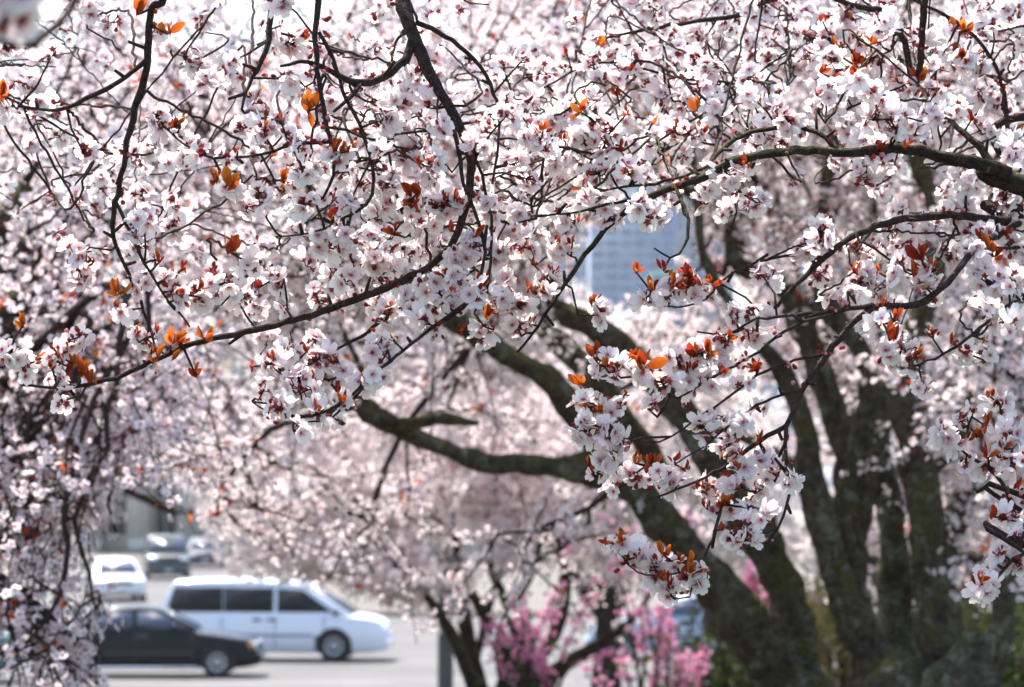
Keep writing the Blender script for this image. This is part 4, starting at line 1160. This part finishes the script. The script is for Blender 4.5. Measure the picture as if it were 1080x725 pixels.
# branch lines: (px, py, width in px, depth)
TR = nb + np.array([-.02, -.02, 1.7])
BR = {
    'F1': [(1120, 208, 24, 3.75), (1062, 182, 17, 3.72), (1010, 168, 13, 3.7), (950, 157, 11.5, 3.7), (900, 161, 10, 3.68), (850, 159, 9.5, 3.68), (800, 164, 10, 3.66), (770, 172, 10, 3.65), (742, 187, 9, 3.65), (700, 201, 8, 3.63), (664, 220, 7, 3.62), (632, 250, 6, 3.6), (604, 288, 5, 3.6), (588, 312, 4, 3.6), (562, 352, 3, 3.6), (545, 372, 2.2, 3.6)],
    'F1b': [(1048, 176, 9, 3.72), (1030, 152, 8, 3.75), (1003, 130, 6, 3.78), (978, 118, 4, 3.8)],
    'F1c': [(885, 160, 6, 3.68), (862, 140, 5.5, 3.7), (820, 135, 5, 3.72), (782, 143, 5, 3.7), (757, 163, 4.5, 3.68), (740, 178, 4, 3.66), (700, 192, 4, 3.64), (655, 198, 3, 3.62), (610, 205, 2.2, 3.6)],
    'F1d': [(690, 206, 5, 3.63), (650, 214, 3.6, 3.6), (610, 224, 3, 3.58), (565, 228, 2, 3.56)],
    'F1e': [(712, 196, 4.5, 3.63), (725, 232, 4, 3.6), (722, 258, 3.2, 3.58), (706, 272, 2.6, 3.57), (690, 262, 2.0, 3.56)],
    'F2': [(1120, 236, 14, 3.8), (1062, 233, 11, 3.76), (1010, 228, 9, 3.72), (955, 231, 8, 3.7), (905, 246, 7, 3.68), (870, 272, 6, 3.66), (840, 300, 5, 3.64), (812, 328, 4, 3.62), (770, 352, 3, 3.6), (735, 350, 2, 3.6)],
    'F2b': [(870, 272, 4, 3.66), (830, 270, 3.4, 3.62), (790, 280, 3, 3.6), (758, 298, 2.4, 3.58), (745, 316, 2, 3.58), (715, 324, 2, 3.58), (680, 318, 1.6, 3.58)],
    'F3': [(1075, 236, 7, 3.74), (1030, 262, 7, 3.66), (1007, 289, 7, 3.62), (985, 311, 7, 3.6), (960, 322, 7.5, 3.58), (921, 324, 7.5, 3.56), (886, 357, 7, 3.55), (862, 388, 6.5, 3.54), (846, 412, 6, 3.53), (829, 448, 6, 3.52), (800, 466, 5, 3.52), (768, 490, 4, 3.52), (735, 508, 3, 3.5), (690, 526, 2.4, 3.5)],
    'F3b': [(921, 322, 6, 3.56), (895, 327, 5, 3.55), (832, 333, 4, 3.54), (790, 340, 3, 3.54), (770, 352, 2.4, 3.54)],
    'F3c': [(896, 326, 4.5, 3.55), (860, 336, 4, 3.53), (835, 345, 3.6, 3.52), (792, 376, 3.2, 3.52), (755, 396, 2.6, 3.5), (715, 420, 2, 3.5)],
    'F3d': [(872, 372, 4, 3.55), (838, 380, 3.4, 3.54), (800, 396, 3, 3.53), (762, 424, 2.6, 3.52), (720, 452, 2.4, 3.5), (695, 466, 2, 3.5), (655, 462, 1.8, 3.5)],
    'F3e': [(846, 412, 4, 3.53), (815, 420, 3.2, 3.52), (780, 440, 2.6, 3.51), (745, 470, 2, 3.5), (712, 490, 1.6, 3.5)],
    'F3f': [(829, 448, 5, 3.52), (829, 480, 4, 3.5), (833, 520, 3.4, 3.49), (826, 545, 3, 3.48), (806, 575, 2.6, 3.48), (785, 572, 2, 3.48)],
    'F3g': [(768, 490, 3.6, 3.52), (760, 540, 3.4, 3.48), (748, 576, 3.2, 3.45), (738, 598, 3, 3.43), (726, 630, 2.4, 3.42), (712, 632, 1.6, 3.42)],
    'F3h': [(748, 576, 2.6, 3.45), (735, 596, 2.4, 3.43), (706, 606, 2.2, 3.42), (672, 604, 1.8, 3.42), (655, 585, 1.4, 3.42)],
    'F4': [(424, -70, 19, 3.62), (424, -10, 17, 3.6), (432, 25, 15, 3.58), (440, 48, 14, 3.57), (455, 80, 12.5, 3.56), (475, 115, 11, 3.55), (490, 145, 10, 3.55), (497, 175, 9, 3.55), (494, 205, 9, 3.56), (486, 235, 8.5, 3.57), (474, 262, 8.5, 3.58), (450, 283, 8, 3.59), (405, 304, 8, 3.6), (340, 329, 7.5, 3.6), (280, 346, 7, 3.6), (205, 362, 6, 3.6), (160, 382, 5, 3.6), (112, 402, 4.5, 3.6), (62, 409, 3.6, 3.6), (22, 406, 2.4, 3.6)],
    'F4b': [(436, 38, 10, 3.57), (427, 62, 10, 3.56), (404, 82, 9, 3.55), (378, 88, 8, 3.54), (350, 76, 6, 3.53), (325, 66, 5, 3.52), (296, 70, 3, 3.5)],
    'F4c': [(380, 88, 6, 3.54), (368, 104, 5, 3.52), (352, 118, 3, 3.5)],
    'F4d': [(440, 24, 6, 3.57), (470, 38, 5, 3.6), (500, 62, 4.5, 3.62), (518, 90, 4, 3.62), (526, 120, 3.4, 3.62), (524, 165, 3, 3.6), (518, 200, 2.2, 3.6)],
    'F4e': [(476, 116, 6, 3.55), (482, 150, 5, 3.53), (490, 195, 4.5, 3.52), (506, 238, 4, 3.52), (512, 268, 4, 3.52), (504, 300, 4, 3.52), (488, 324, 4, 3.52), (450, 350, 4, 3.52), (412, 380, 4, 3.5), (396, 392, 4, 3.5), (364, 422, 3.6, 3.48), (330, 438, 3, 3.48), (296, 440, 2.4, 3.47), (266, 424, 1.8, 3.47)],
    'F4f': [(496, 150, 4, 3.55), (508, 185, 3.6, 3.56), (518, 240, 3.2, 3.56), (514, 300, 2.8, 3.56), (500, 330, 2.2, 3.56)],
    'F4g': [(396, 392, 3, 3.5), (380, 412, 2.6, 3.49), (350, 440, 2.2, 3.48), (310, 446, 1.8, 3.48)],
    'F5': [(400, 340, 4, 3.58), (380, 356, 4, 3.56), (350, 370, 3, 3.54), (325, 386, 2.4, 3.52), (300, 392, 1.6, 3.52)],
    'F6': [(178, -60, 9, 3.45), (160, 10, 8, 3.45), (156, 52, 9, 3.45), (152, 85, 8, 3.46), (140, 125, 7, 3.47), (130, 175, 6.5, 3.48), (122, 215, 6, 3.5), (120, 250, 5, 3.52), (140, 300, 4, 3.54), (158, 345, 3, 3.56), (165, 372, 2.4, 3.58)],
    'F6b': [(154, 64, 6, 3.45), (132, 82, 5, 3.46), (100, 100, 5, 3.47), (60, 116, 4, 3.48), (20, 112, 3, 3.5)],
    'F6c': [(122, 212, 4, 3.5), (142, 255, 3.6, 3.5), (165, 300, 3, 3.5), (200, 345, 2, 3.52)],
    'F7': [(284, -70, 8, 3.55), (284, -5, 7.5, 3.55), (286, 30, 7, 3.54), (280, 55, 6, 3.53), (262, 90, 4, 3.52), (255, 115, 2.6, 3.5)],
    'F7b': [(336, -70, 8, 3.5), (336, -5, 7, 3.5), (333, 50, 6.5, 3.5), (340, 110, 5.5, 3.5), (350, 155, 4.5, 3.5), (352, 185, 3.6, 3.5), (340, 210, 2.4, 3.5)],
    'F7c': [(336, 34, 5, 3.5), (352, 62, 5, 3.5), (366, 105, 4.5, 3.5), (384, 145, 4.5, 3.5), (395, 190, 4.5, 3.5), (386, 215, 4, 3.5), (362, 232, 3.4, 3.5), (330, 245, 2.4, 3.5), (290, 250, 1.6, 3.5)],
    'F7d': [(348, 150, 4, 3.5), (310, 152, 3.6, 3.5), (275, 164, 3.2, 3.5), (225, 166, 3, 3.5), (195, 152, 2.4, 3.5), (178, 138, 1.8, 3.5)],
    'F8': [(110, -110, 9, 1.72), (84, -15, 9, 1.7), (72, 14, 10, 1.68), (50, 36, 11, 1.66), (28, 47, 11, 1.64), (2, 44, 10, 1.62), (-30, 30, 9, 1.6)],
    'F9': [(1120, 120, 9, 4.1), (1068, 178, 6, 4.0), (1062, 120, 5, 4.0), (1050, 70, 4.5, 4.0), (1020, 32, 4, 4.0), (980, 8, 3.4, 4.0), (940, -10, 3, 4.0)],
    'F10': [(970, 70, 7, 3.9), (955, 45, 7, 3.9), (935, 15, 7, 3.9), (905, 8, 6, 3.9), (870, -10, 6, 3.9), (840, -60, 7, 3.9)],
    'F11': [(1120, 330, 7, 3.7), (1075, 318, 5, 3.62), (1040, 340, 4, 3.6), (1010, 365, 3, 3.58), (970, 385, 2.4, 3.56)],
    'F12': [(1120, 540, 7, 3.6), (1078, 540, 5, 3.55), (1050, 500, 4, 3.55), (1020, 480, 3, 3.55), (1000, 462, 2, 3.55)],
    'F13': [(1120, 600, 6, 3.5), (1080, 585, 5, 3.45), (1060, 600, 4, 3.45), (1042, 625, 2.4, 3.45)],
    'F14': [(840, -60, 9, 4.3), (800, 6, 6, 4.3), (740, 22, 5, 4.3), (690, 30, 4, 4.3), (640, 40, 3, 4.3)],
    'F15': [(742, 187, 4, 3.7), (760, 130, 4, 3.9), (720, 85, 3.4, 4.0), (680, 65, 3, 4.05), (620, 70, 2.4, 4.1), (560, 100, 2, 4.1)],
}
CONNECT = {'F1': TR, 'F2': TR + [0, .02, -.05], 'F9': TR + [-.02, 0, .3], 'F11': TR + [0, 0, -.25], 'F12': TR + [0, -.02, -.5], 'F13': TR + [0, -.03, -.7]}
CL = [(88, 268, 18), (84, 286, 16), (15, 375, 15), (28, 388, 13), (60, 378, 12), (80, 358, 9), (58, 398, 10), (143, 355, 9), (152, 300, 14), (130, 325, 9), (180, 298, 14), (186, 316, 12), (210, 314, 15), (235, 300, 15),
      (246, 312, 13), (221, 290, 9), (262, 280, 12), (336, 256, 12), (363, 247, 14), (352, 258, 11), (303, 319, 9), (290, 296, 14), (310, 372, 20), (336, 379, 16), (286, 385, 9), (277, 412, 10), (316, 409, 22), (349, 402, 14),
      (363, 389, 9), (386, 405, 10), (336, 435, 10), (356, 428, 9), (300, 425, 14), (409, 333, 13), (432, 319, 12), (402, 372, 17), (455, 306, 16), (472, 319, 15), (502, 256, 16), (485, 273, 14), (449, 240, 12), (435, 228, 11), (459, 326, 10),
      (508, 359, 10), (518, 346, 9), (531, 316, 12), (525, 270, 14), (452, 342, 9), (580, 300, 17), (572, 312, 12), (547, 325, 11), (547, 345, 10), (686, 310, 12), (705, 308, 12), (729, 303, 14), (740, 312, 11), (633, 330, 13), (633, 386, 18),
      (649, 392, 11), (623, 426, 22), (616, 450, 18), (643, 455, 16), (652, 432, 11), (679, 396, 12), (689, 432, 10), (712, 379, 14), (725, 399, 16), (748, 399, 14), (700, 405, 12), (778, 333, 12), (798, 333, 11), (765, 360, 14), (791, 353, 12), (740, 375, 13), (785, 406, 10), (755, 439, 12),
      (788, 445, 10), (798, 432, 10), (745, 455, 14), (768, 470, 15), (639, 488, 16), (656, 495, 14), (629, 502, 11), (649, 515, 12), (669, 505, 11), (699, 502, 14), (712, 508, 10), (781, 490, 14), (778, 514, 14), (748, 518, 13), (803, 482, 10), (814, 499, 13),
      (768, 534, 9), (750, 540, 7), (800, 522, 9), (831, 508, 6), (803, 548, 10), (785, 557, 10), (774, 566, 8), (655, 577, 10), (661, 592, 10), (678, 586, 14), (693, 603, 14), (710, 595, 12), (724, 612, 12), (739, 609, 10), (707, 624, 9),
      (866, 250, 15), (850, 262, 12), (909, 296, 17), (898, 306, 13), (936, 296, 14), (949, 280, 12), (985, 286, 15), (974, 296, 11), (1025, 263, 9), (1065, 260, 12), (952, 366, 19), (936, 376, 14), (959, 382, 11), (932, 340, 11), (975, 409, 10),
      (1038, 296, 16), (1061, 300, 14), (1042, 329, 14), (1068, 346, 12), (995, 455, 12), (1022, 442, 12), (1055, 428, 12), (1042, 376, 15), (1018, 372, 13), (1068, 458, 14), (1002, 466, 17), (1019, 486, 11), (1045, 493, 13), (1065, 466, 16), (1072, 490, 14),
      (1069, 536, 14), (1059, 546, 11), (1075, 569, 13), (1059, 589, 17), (1045, 605, 13), (1039, 622, 13), (1072, 592, 14), (863, 40, 19), (850, 60, 14), (876, 36, 13), (889, 20, 13), (896, 46, 11), (922, 60, 12), (1009, 50, 12), (1017, 63, 11),
      (956, 93, 14), (985, 96, 14), (929, 116, 18), (920, 126, 12), (939, 129, 12), (926, 159, 14), (932, 169, 11), (1038, 142, 14), (883, 89, 15), (909, 86, 14), (870, 99, 12), (919, 96, 12), (817, 116, 17), (830, 126, 13), (1035, 99, 15), (1055, 109, 12), (1025, 73, 12),
      (966, 116, 10), (672, 7, 14), (692, 13, 12), (626, 66, 12), (669, 70, 17), (652, 76, 13), (679, 83, 12), (633, 83, 12), (745, 73, 13), (732, 80, 11), (791, 83, 14), (616, 149, 20), (606, 160, 14), (639, 146, 17), (626, 132, 14), (573, 152, 15), (558, 149, 12), (662, 182, 15),
      (633, 185, 13), (616, 205, 15), (547, 228, 11), (639, 228, 13), (684, 229, 8), (778, 199, 14), (795, 212, 13), (768, 185, 14), (752, 205, 12), (682, 146, 13), (729, 142, 12), (712, 139, 11), (755, 113, 12), (699, 99, 12), (600, 235, 12), (590, 262, 10), (167, 127, 11), (189, 136, 9), (199, 169, 10), (7, 116, 10), (465, 218, 14),
      (435, 212, 10), (452, 113, 9), (439, 79, 9), (452, 175, 9), (482, 215, 11), (511, 212, 10), (280, 142, 13), (303, 146, 12), (320, 179, 14), (273, 106, 13), (290, 36, 12), (306, 46, 11), (356, 165, 11), (366, 182, 11), (300, 200, 13), (325, 215, 12), (280, 190, 11), (240, 165, 11), (215, 160, 9), (14, 4, 24)]
CL_FORCE = {(14, 4, 24): 'F8'}
TUFT = [(432, 202, 16, 2), (240, 190, 13, 0), (228, 186, 9, 0), (241, 258, 15, 2), (145, 8, 15, 0), (176, 30, 12, 0), (326, 110, 14, 1), (356, 152, 9, 0), (166, 270, 9, 1), (24, 338, 12, 1), (3, 95, 11, 0), (650, 95, 9, 2), (634, 44, 9, 0), (614, 115, 9, 0), (688, 126, 8, 1),
        (880, 46, 9, 0), (905, 62, 10, 2), (881, 64, 9, 2), (967, 80, 10, 0), (1042, 252, 15, 2), (1048, 266, 10, 2), (972, 268, 14, 2), (962, 285, 10, 2), (938, 354, 12, 2), (728, 287, 12, 2), (626, 370, 12, 2), (612, 404, 9, 0), (680, 380, 15, 2), (734, 370, 12, 2), (744, 368, 9, 2), (722, 391, 8, 0), (800, 386, 10, 2),
        (654, 566, 8, 1), (700, 580, 10, 0), (728, 592, 9, 0), (731, 602, 8, 0), (670, 484, 9, 0), (686, 486, 9, 2), (624, 491, 9, 0), (765, 503, 8, 2), (180, 358, 13, 1), (165, 372, 12, 1), (190, 356, 10, 0), (84, 392, 13, 0), (97, 400, 11, 0), (78, 380, 8, 1), (216, 352, 10, 0), (182, 374, 10, 0), (36, 378, 8, 1),
        (474, 294, 12, 2), (508, 298, 9, 2), (516, 327, 11, 2), (536, 264, 9, 2), (416, 242, 7, 2), (355, 410, 7, 2), (300, 188, 9, 0), (207, 392, 9, 2), (125, 305, 10, 0), (735, 110, 9, 0), (742, 138, 8, 2), (1018, 28, 8, 0), (1009, 26, 8, 0), (918, 42, 7, 0), (928, 42, 7, 0), (796, 386, 8, 2), (1015, 442, 8, 2), (1062, 470, 8, 0), (1042, 478, 9, 2), (1021, 458, 8, 0)]
BIAS = {0: [.45, .35, .1, .0, .1], 1: [.3, .6, .0, .0, .1], 2: [.2, .02, .45, .15, .18]}


def draw_branch(mb, P, rr, rng):
    tube(mb, P, rr, 8 if rr.max() > .004 else 6, .09, rng)
    # spur knobs
    for i in range(2, len(P) - 1, 3):
        if rng.random() < .4:
            d = unit(rng.standard_normal(3)); L = rng.uniform(.006, .02) + rr[i]
            tube(mb, np.array([P[i], P[i] + d * L * .6, P[i] + d * L]), [.0022, .0019, .0016], 5)


THIN = 1.0
lines = {}
for k, spec in BR.items():
    P, rr = limb_pts(spec)
    if k in CONNECT:
        P = np.vstack([CONNECT[k][None], P]); rr = np.concatenate([[rr[0] * 1.25], rr])
    elif k in ('F4', 'F7', 'F7b', 'F6', 'F10', 'F14'):
        top = np.array([P[0][0], 3.58 if P[0][0] > -.3 else 3.5, 2.64]); P = np.vstack([top[None], P]); rr = np.concatenate([[rr[0] * 1.15], rr])
    elif k == 'F8':
        P = np.vstack([np.array([[-.30, 1.76, 2.0]]), P]); rr = np.concatenate([[rr[0]], rr])
    P, rr = catmull(P, rr, .010)
    P[1:-1] += .0006 * rng.standard_normal((len(P) - 2, 3))
    lines[k] = (P, rr)
PARENT = {'F1b': 'F1', 'F1c': 'F1', 'F1d': 'F1', 'F1e': 'F1', 'F2b': 'F2', 'F3': 'F2', 'F3b': 'F3', 'F3c': 'F3', 'F3d': 'F3', 'F3e': 'F3', 'F3f': 'F3', 'F3g': 'F3', 'F3h': 'F3', 'F4b': 'F4', 'F4c': 'F4', 'F4d': 'F4', 'F4e': 'F4', 'F4f': 'F4',
          'F4g': 'F4', 'F5': 'F4', 'F6b': 'F6', 'F6c': 'F6', 'F7c': 'F7b', 'F7d': 'F7b', 'F15': 'F14', 'F3': 'F3'}
MAIN = {k: (k if PARENT.get(k, k) == k else PARENT[k]) for k in BR}
mains = sorted(set(MAIN.values()), key=list(BR).index)
WD = {k: MB() for k in mains}; FL = {k: MB() for k in mains}; BU = FL; LV = {k: MB() for k in mains}
for k, (P, rr) in lines.items():
    draw_branch(WD[MAIN[k]], P, rr, rng)
allP = np.vstack([P for P, _ in lines.values()]); allK = np.concatenate([[k] * len(P) for k, (P, _) in lines.items()])
apx, apy = px_of(allP)


def flower_ball(k, c, r, axis, dens=1.0, lod=0):
    """A tight spray: flowers on short stalks round the twig end c, with red buds."""
    rp = r * FPX / np.linalg.norm(c - CAM)
    n = int(rng.poisson(.025 * rp * rp * dens)) + 2
    d = unit(rng.standard_normal((n, 3)) + np.array([0, 0, .15]))
    root = c + axis * r * rng.uniform(-.6, .5, (n, 1))
    L = np.maximum(.008, r * rng.uniform(.35, .95, (n, 1)) - .002)
    P = root + d * L
    N = unit(d + .45 * rng.standard_normal((n, 3)))
    tn = np.array([1, 1, 1]) * (1 + .04 * rng.standard_normal((n, 1))) * (1 + np.array([0, .03, .02]) * rng.standard_normal((n, 1)))
    sz = .0113 * rng.uniform(.8, 1.1, n)
    scatter(FL[k], TPL[lod], P, N, sz, rng, tn)
    for i in range(n):                                         # flower stalks
        a = root[i]; b = P[i] - N[i] * sz[i] * .22
        tube(BU[k], np.array([a, (a + b) / 2 + .0015 * rng.standard_normal(3), b]), [.0007, .0006, .0008], 3, mat=1)
        BU[k].K[-1] = np.broadcast_to(np.array([.16, .04, .03]), (9, 3))
    nb_ = rng.poisson(1.5 + .35 * n)
    d = unit(rng.standard_normal((nb_, 3)) + np.array([0, 0, .2])); root = c + axis * r * rng.uniform(-1, .8, (nb_, 1))
    Pb = root + d * r * rng.uniform(.25, .9, (nb_, 1))
    scatter(BU[k], BUDS, Pb, d + .2 * rng.standard_normal((nb_, 3)), .0030 * rng.uniform(.6, 1.25, nb_), rng, mat=1)
    for i in range(nb_):
        tube(BU[k], np.array([root[i], (root[i] + Pb[i]) / 2, Pb[i]]), [.0007, .0006, .0007], 3, mat=1)
        BU[k].K[-1] = np.broadcast_to(np.array([.16, .04, .03]), (9, 3))


def tuft(k, c, r, kind, up):
    n = rng.integers(4, 8)
    d = unit(up + .55 * rng.standard_normal((n, 3)))
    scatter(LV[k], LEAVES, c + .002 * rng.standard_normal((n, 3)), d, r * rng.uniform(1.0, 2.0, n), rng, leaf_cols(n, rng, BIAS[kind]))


def link(px, py, forced=None):
    """The closest wood (seen from the knoll) for a spray at (px, py)."""
    m = (apx - px) ** 2 + (apy - py) ** 2
    if forced: m = np.where(np.array([MAIN[q] == forced for q in allK]), m, 1e9)
    else: m = np.where(np.array([MAIN[q] == 'F8' for q in allK]), 1e9, m)
    i = int(np.argmin(m)); return i, math.sqrt(m[i])


todo = []
for c in CL:
    i, dist = link(c[0], c[1], CL_FORCE.get(c)); todo.append((dist, c))
for dist, c in sorted(todo):
    i, dist = link(c[0], c[1], CL_FORCE.get(c))
    k = MAIN[allK[i]] if allK[i] in MAIN else allK[i]
    q = allP[i]; dq = q[1] + rng.uniform(-.05, .07) * min(1.0, .3 + dist / 40)
    p = at(c[0], c[1], dq); r = c[2] * dq / FPX
    ax = unit(p - q) if dist > 3 else unit(rng.standard_normal(3))
    if dist > 2:
        L = np.linalg.norm(p - q)
        m1 = q + (p - q) * .33 + .13 * L * rng.standard_normal(3) + np.array([0, 0, .06 * L])
        m2 = q + (p - q) * .68 + .13 * L * rng.standard_normal(3) - np.array([0, 0, .06 * L])
        r0 = min(.0022, .0013 + L * .006)
        P, rr = catmull([q, m1, m2, p + ax * r * .3], [r0, r0 * .85, r0 * .7, .001], .015)
        P[1:-1] += .001 * rng.standard_normal((len(P) - 2, 3))
        tube(WD[k], P, rr, 5, .08, rng)
        allP = np.vstack([allP, P[2:]]); allK = np.concatenate([allK, [k] * (len(P) - 2)])
        for kk in [k]: MAIN.setdefault(kk, kk)
        x_, y_ = px_of(P[2:]); apx = np.concatenate([apx, x_]); apy = np.concatenate([apy, y_])
    flower_ball(k, p, r, ax)
for (x, y, r_, kind) in TUFT:
    i, dist = link(x, y)
    k = MAIN[allK[i]]; q = allP[i]
    p = at(x, y + r_ * .5, q[1] - .01)
    if dist > 3:
        P, rr = catmull([q, (p + q) / 2 + .06 * np.linalg.norm(p - q) * rng.standard_normal(3), p], [.0016, .0013, .001], .015); tube(WD[k], P, rr, 5)
    tuft(k, p, r_ * q[1] / FPX * .95, kind, np.array([.1, 0, 1.0]))
def bud_spur(k, p, n):
    d = unit(rng.standard_normal((n, 3)) + np.array([0, 0, .3])); L = rng.uniform(.004, .014, (n, 1))
    scatter(BU[k], BUDS, p + d * L, d, .0029 * rng.uniform(.55, 1.2, n), rng, mat=1)


for i in range(len(allP)):
    if rng.random() < .10 and -20 < apx[i] < 1100 and -20 < apy[i] < 740 and MAIN[allK[i]] != 'F8':
        bud_spur(MAIN[allK[i]], allP[i] + .004 * rng.standard_normal(3), rng.integers(2, 6))
for _ in range(190):                                            # small red leaf tips among the sprays
    c = CL[rng.integers(0, len(CL) - 1)]
    if c in CL_FORCE: continue
    x, y = c[0] + rng.normal(0, c[2]), c[1] - abs(rng.normal(0, c[2] * .8))
    i, dist = link(x, y); p = at(x, y, allP[i][1] - .012)
    if dist > 2:
        tube(WD[MAIN[allK[i]]], np.array([allP[i], (allP[i] + p) / 2, p]), [.0012, .0011, .0009], 5)
    tuft(MAIN[allK[i]], p, rng.uniform(.004, .0075), 2, np.array([.1, 0, 1.0]))
# loose small sprays all along the branches and extra twigs in the dense upper part
for k, (P, rr) in lines.items():
    if k in ('F8',): continue
    x_, y_ = px_of(P)
    for i in range(len(P)):
        if not (-30 < x_[i] < 1110 and -40 < y_[i] < 740): continue
        if any(in_poly(x_[i], y_[i], g_) for g_ in GAPS[1:]): continue
        if rng.random() < (.075 if rr[i] < .0035 else .03):
            dv = unit(rng.standard_normal(3)); L = rng.uniform(.02, .07)
            e = P[i] + dv * L
            tube(WD[MAIN[k]], np.array([P[i], P[i] + dv * L * .5 + .003 * rng.standard_normal(3), e]), [.0014, .0012, .0009], 5)
            flower_ball(MAIN[k], e, rng.uniform(.007, .012), dv)
DENSE = [((560, 10, 760, 180), 34, 4.3), ((760, 10, 1080, 150), 46, 4.25), ((860, 180, 1080, 300), 14, 4.2), ((380, 140, 560, 300), 14, 4.2), ((180, 20, 420, 260), 26, 4.6), ((0, 20, 180, 240), 14, 4.6), ((420, 0, 560, 140), 12, 4.4), ((520, 130, 620, 260), 8, 4.1)]
for (x0, y0, x1, y1), n, dd in DENSE:
    for _ in range(n):
        x, y = rng.uniform(x0, x1), rng.uniform(y0, y1)
        if any(in_poly(x, y, g_) for g_ in GAPS): continue
        i, dist = link(x, y)
        k = MAIN[allK[i]]; q = allP[i]
        p = at(x, y, q[1] + rng.uniform(.1, dd - 3.6)); L = np.linalg.norm(p - q)
        if dist > 60: continue
        P, rr = catmull([q, q + (p - q) * .3 + .12 * L * rng.standard_normal(3), q + (p - q) * .65 + .14 * L * rng.standard_normal(3), p], [.0016, .0014, .0012, .0009], .012)
        P[1:-1] += .0012 * rng.standard_normal((len(P) - 2, 3))
        tube(WD[k], P, rr, 5, .08, rng)
        allP = np.vstack([allP, P[3:]]); allK = np.concatenate([allK, [k] * (len(P) - 3)])
        x_, y_ = px_of(P[3:]); apx = np.concatenate([apx, x_]); apy = np.concatenate([apy, y_])
        for s in range(rng.integers(3, 6)):
            e = P[rng.integers(len(P) // 4, len(P))] + .022 * rng.standard_normal(3)
            flower_ball(k, e, rng.uniform(.010, .017), unit(P[-1] - P[-2]))
for k in mains:
    br = world_part(WD[k], 'branch', M['twig'] if k != 'F1' else M['branch'], near, smooth=True)
    if FL[k].n: world_part(FL[k], 'blossoms', [M['petal'], M['leaf']], br, color=True)
    if LV[k].n: world_part(LV[k], 'young_leaves', M['leaf'], br, color=True)
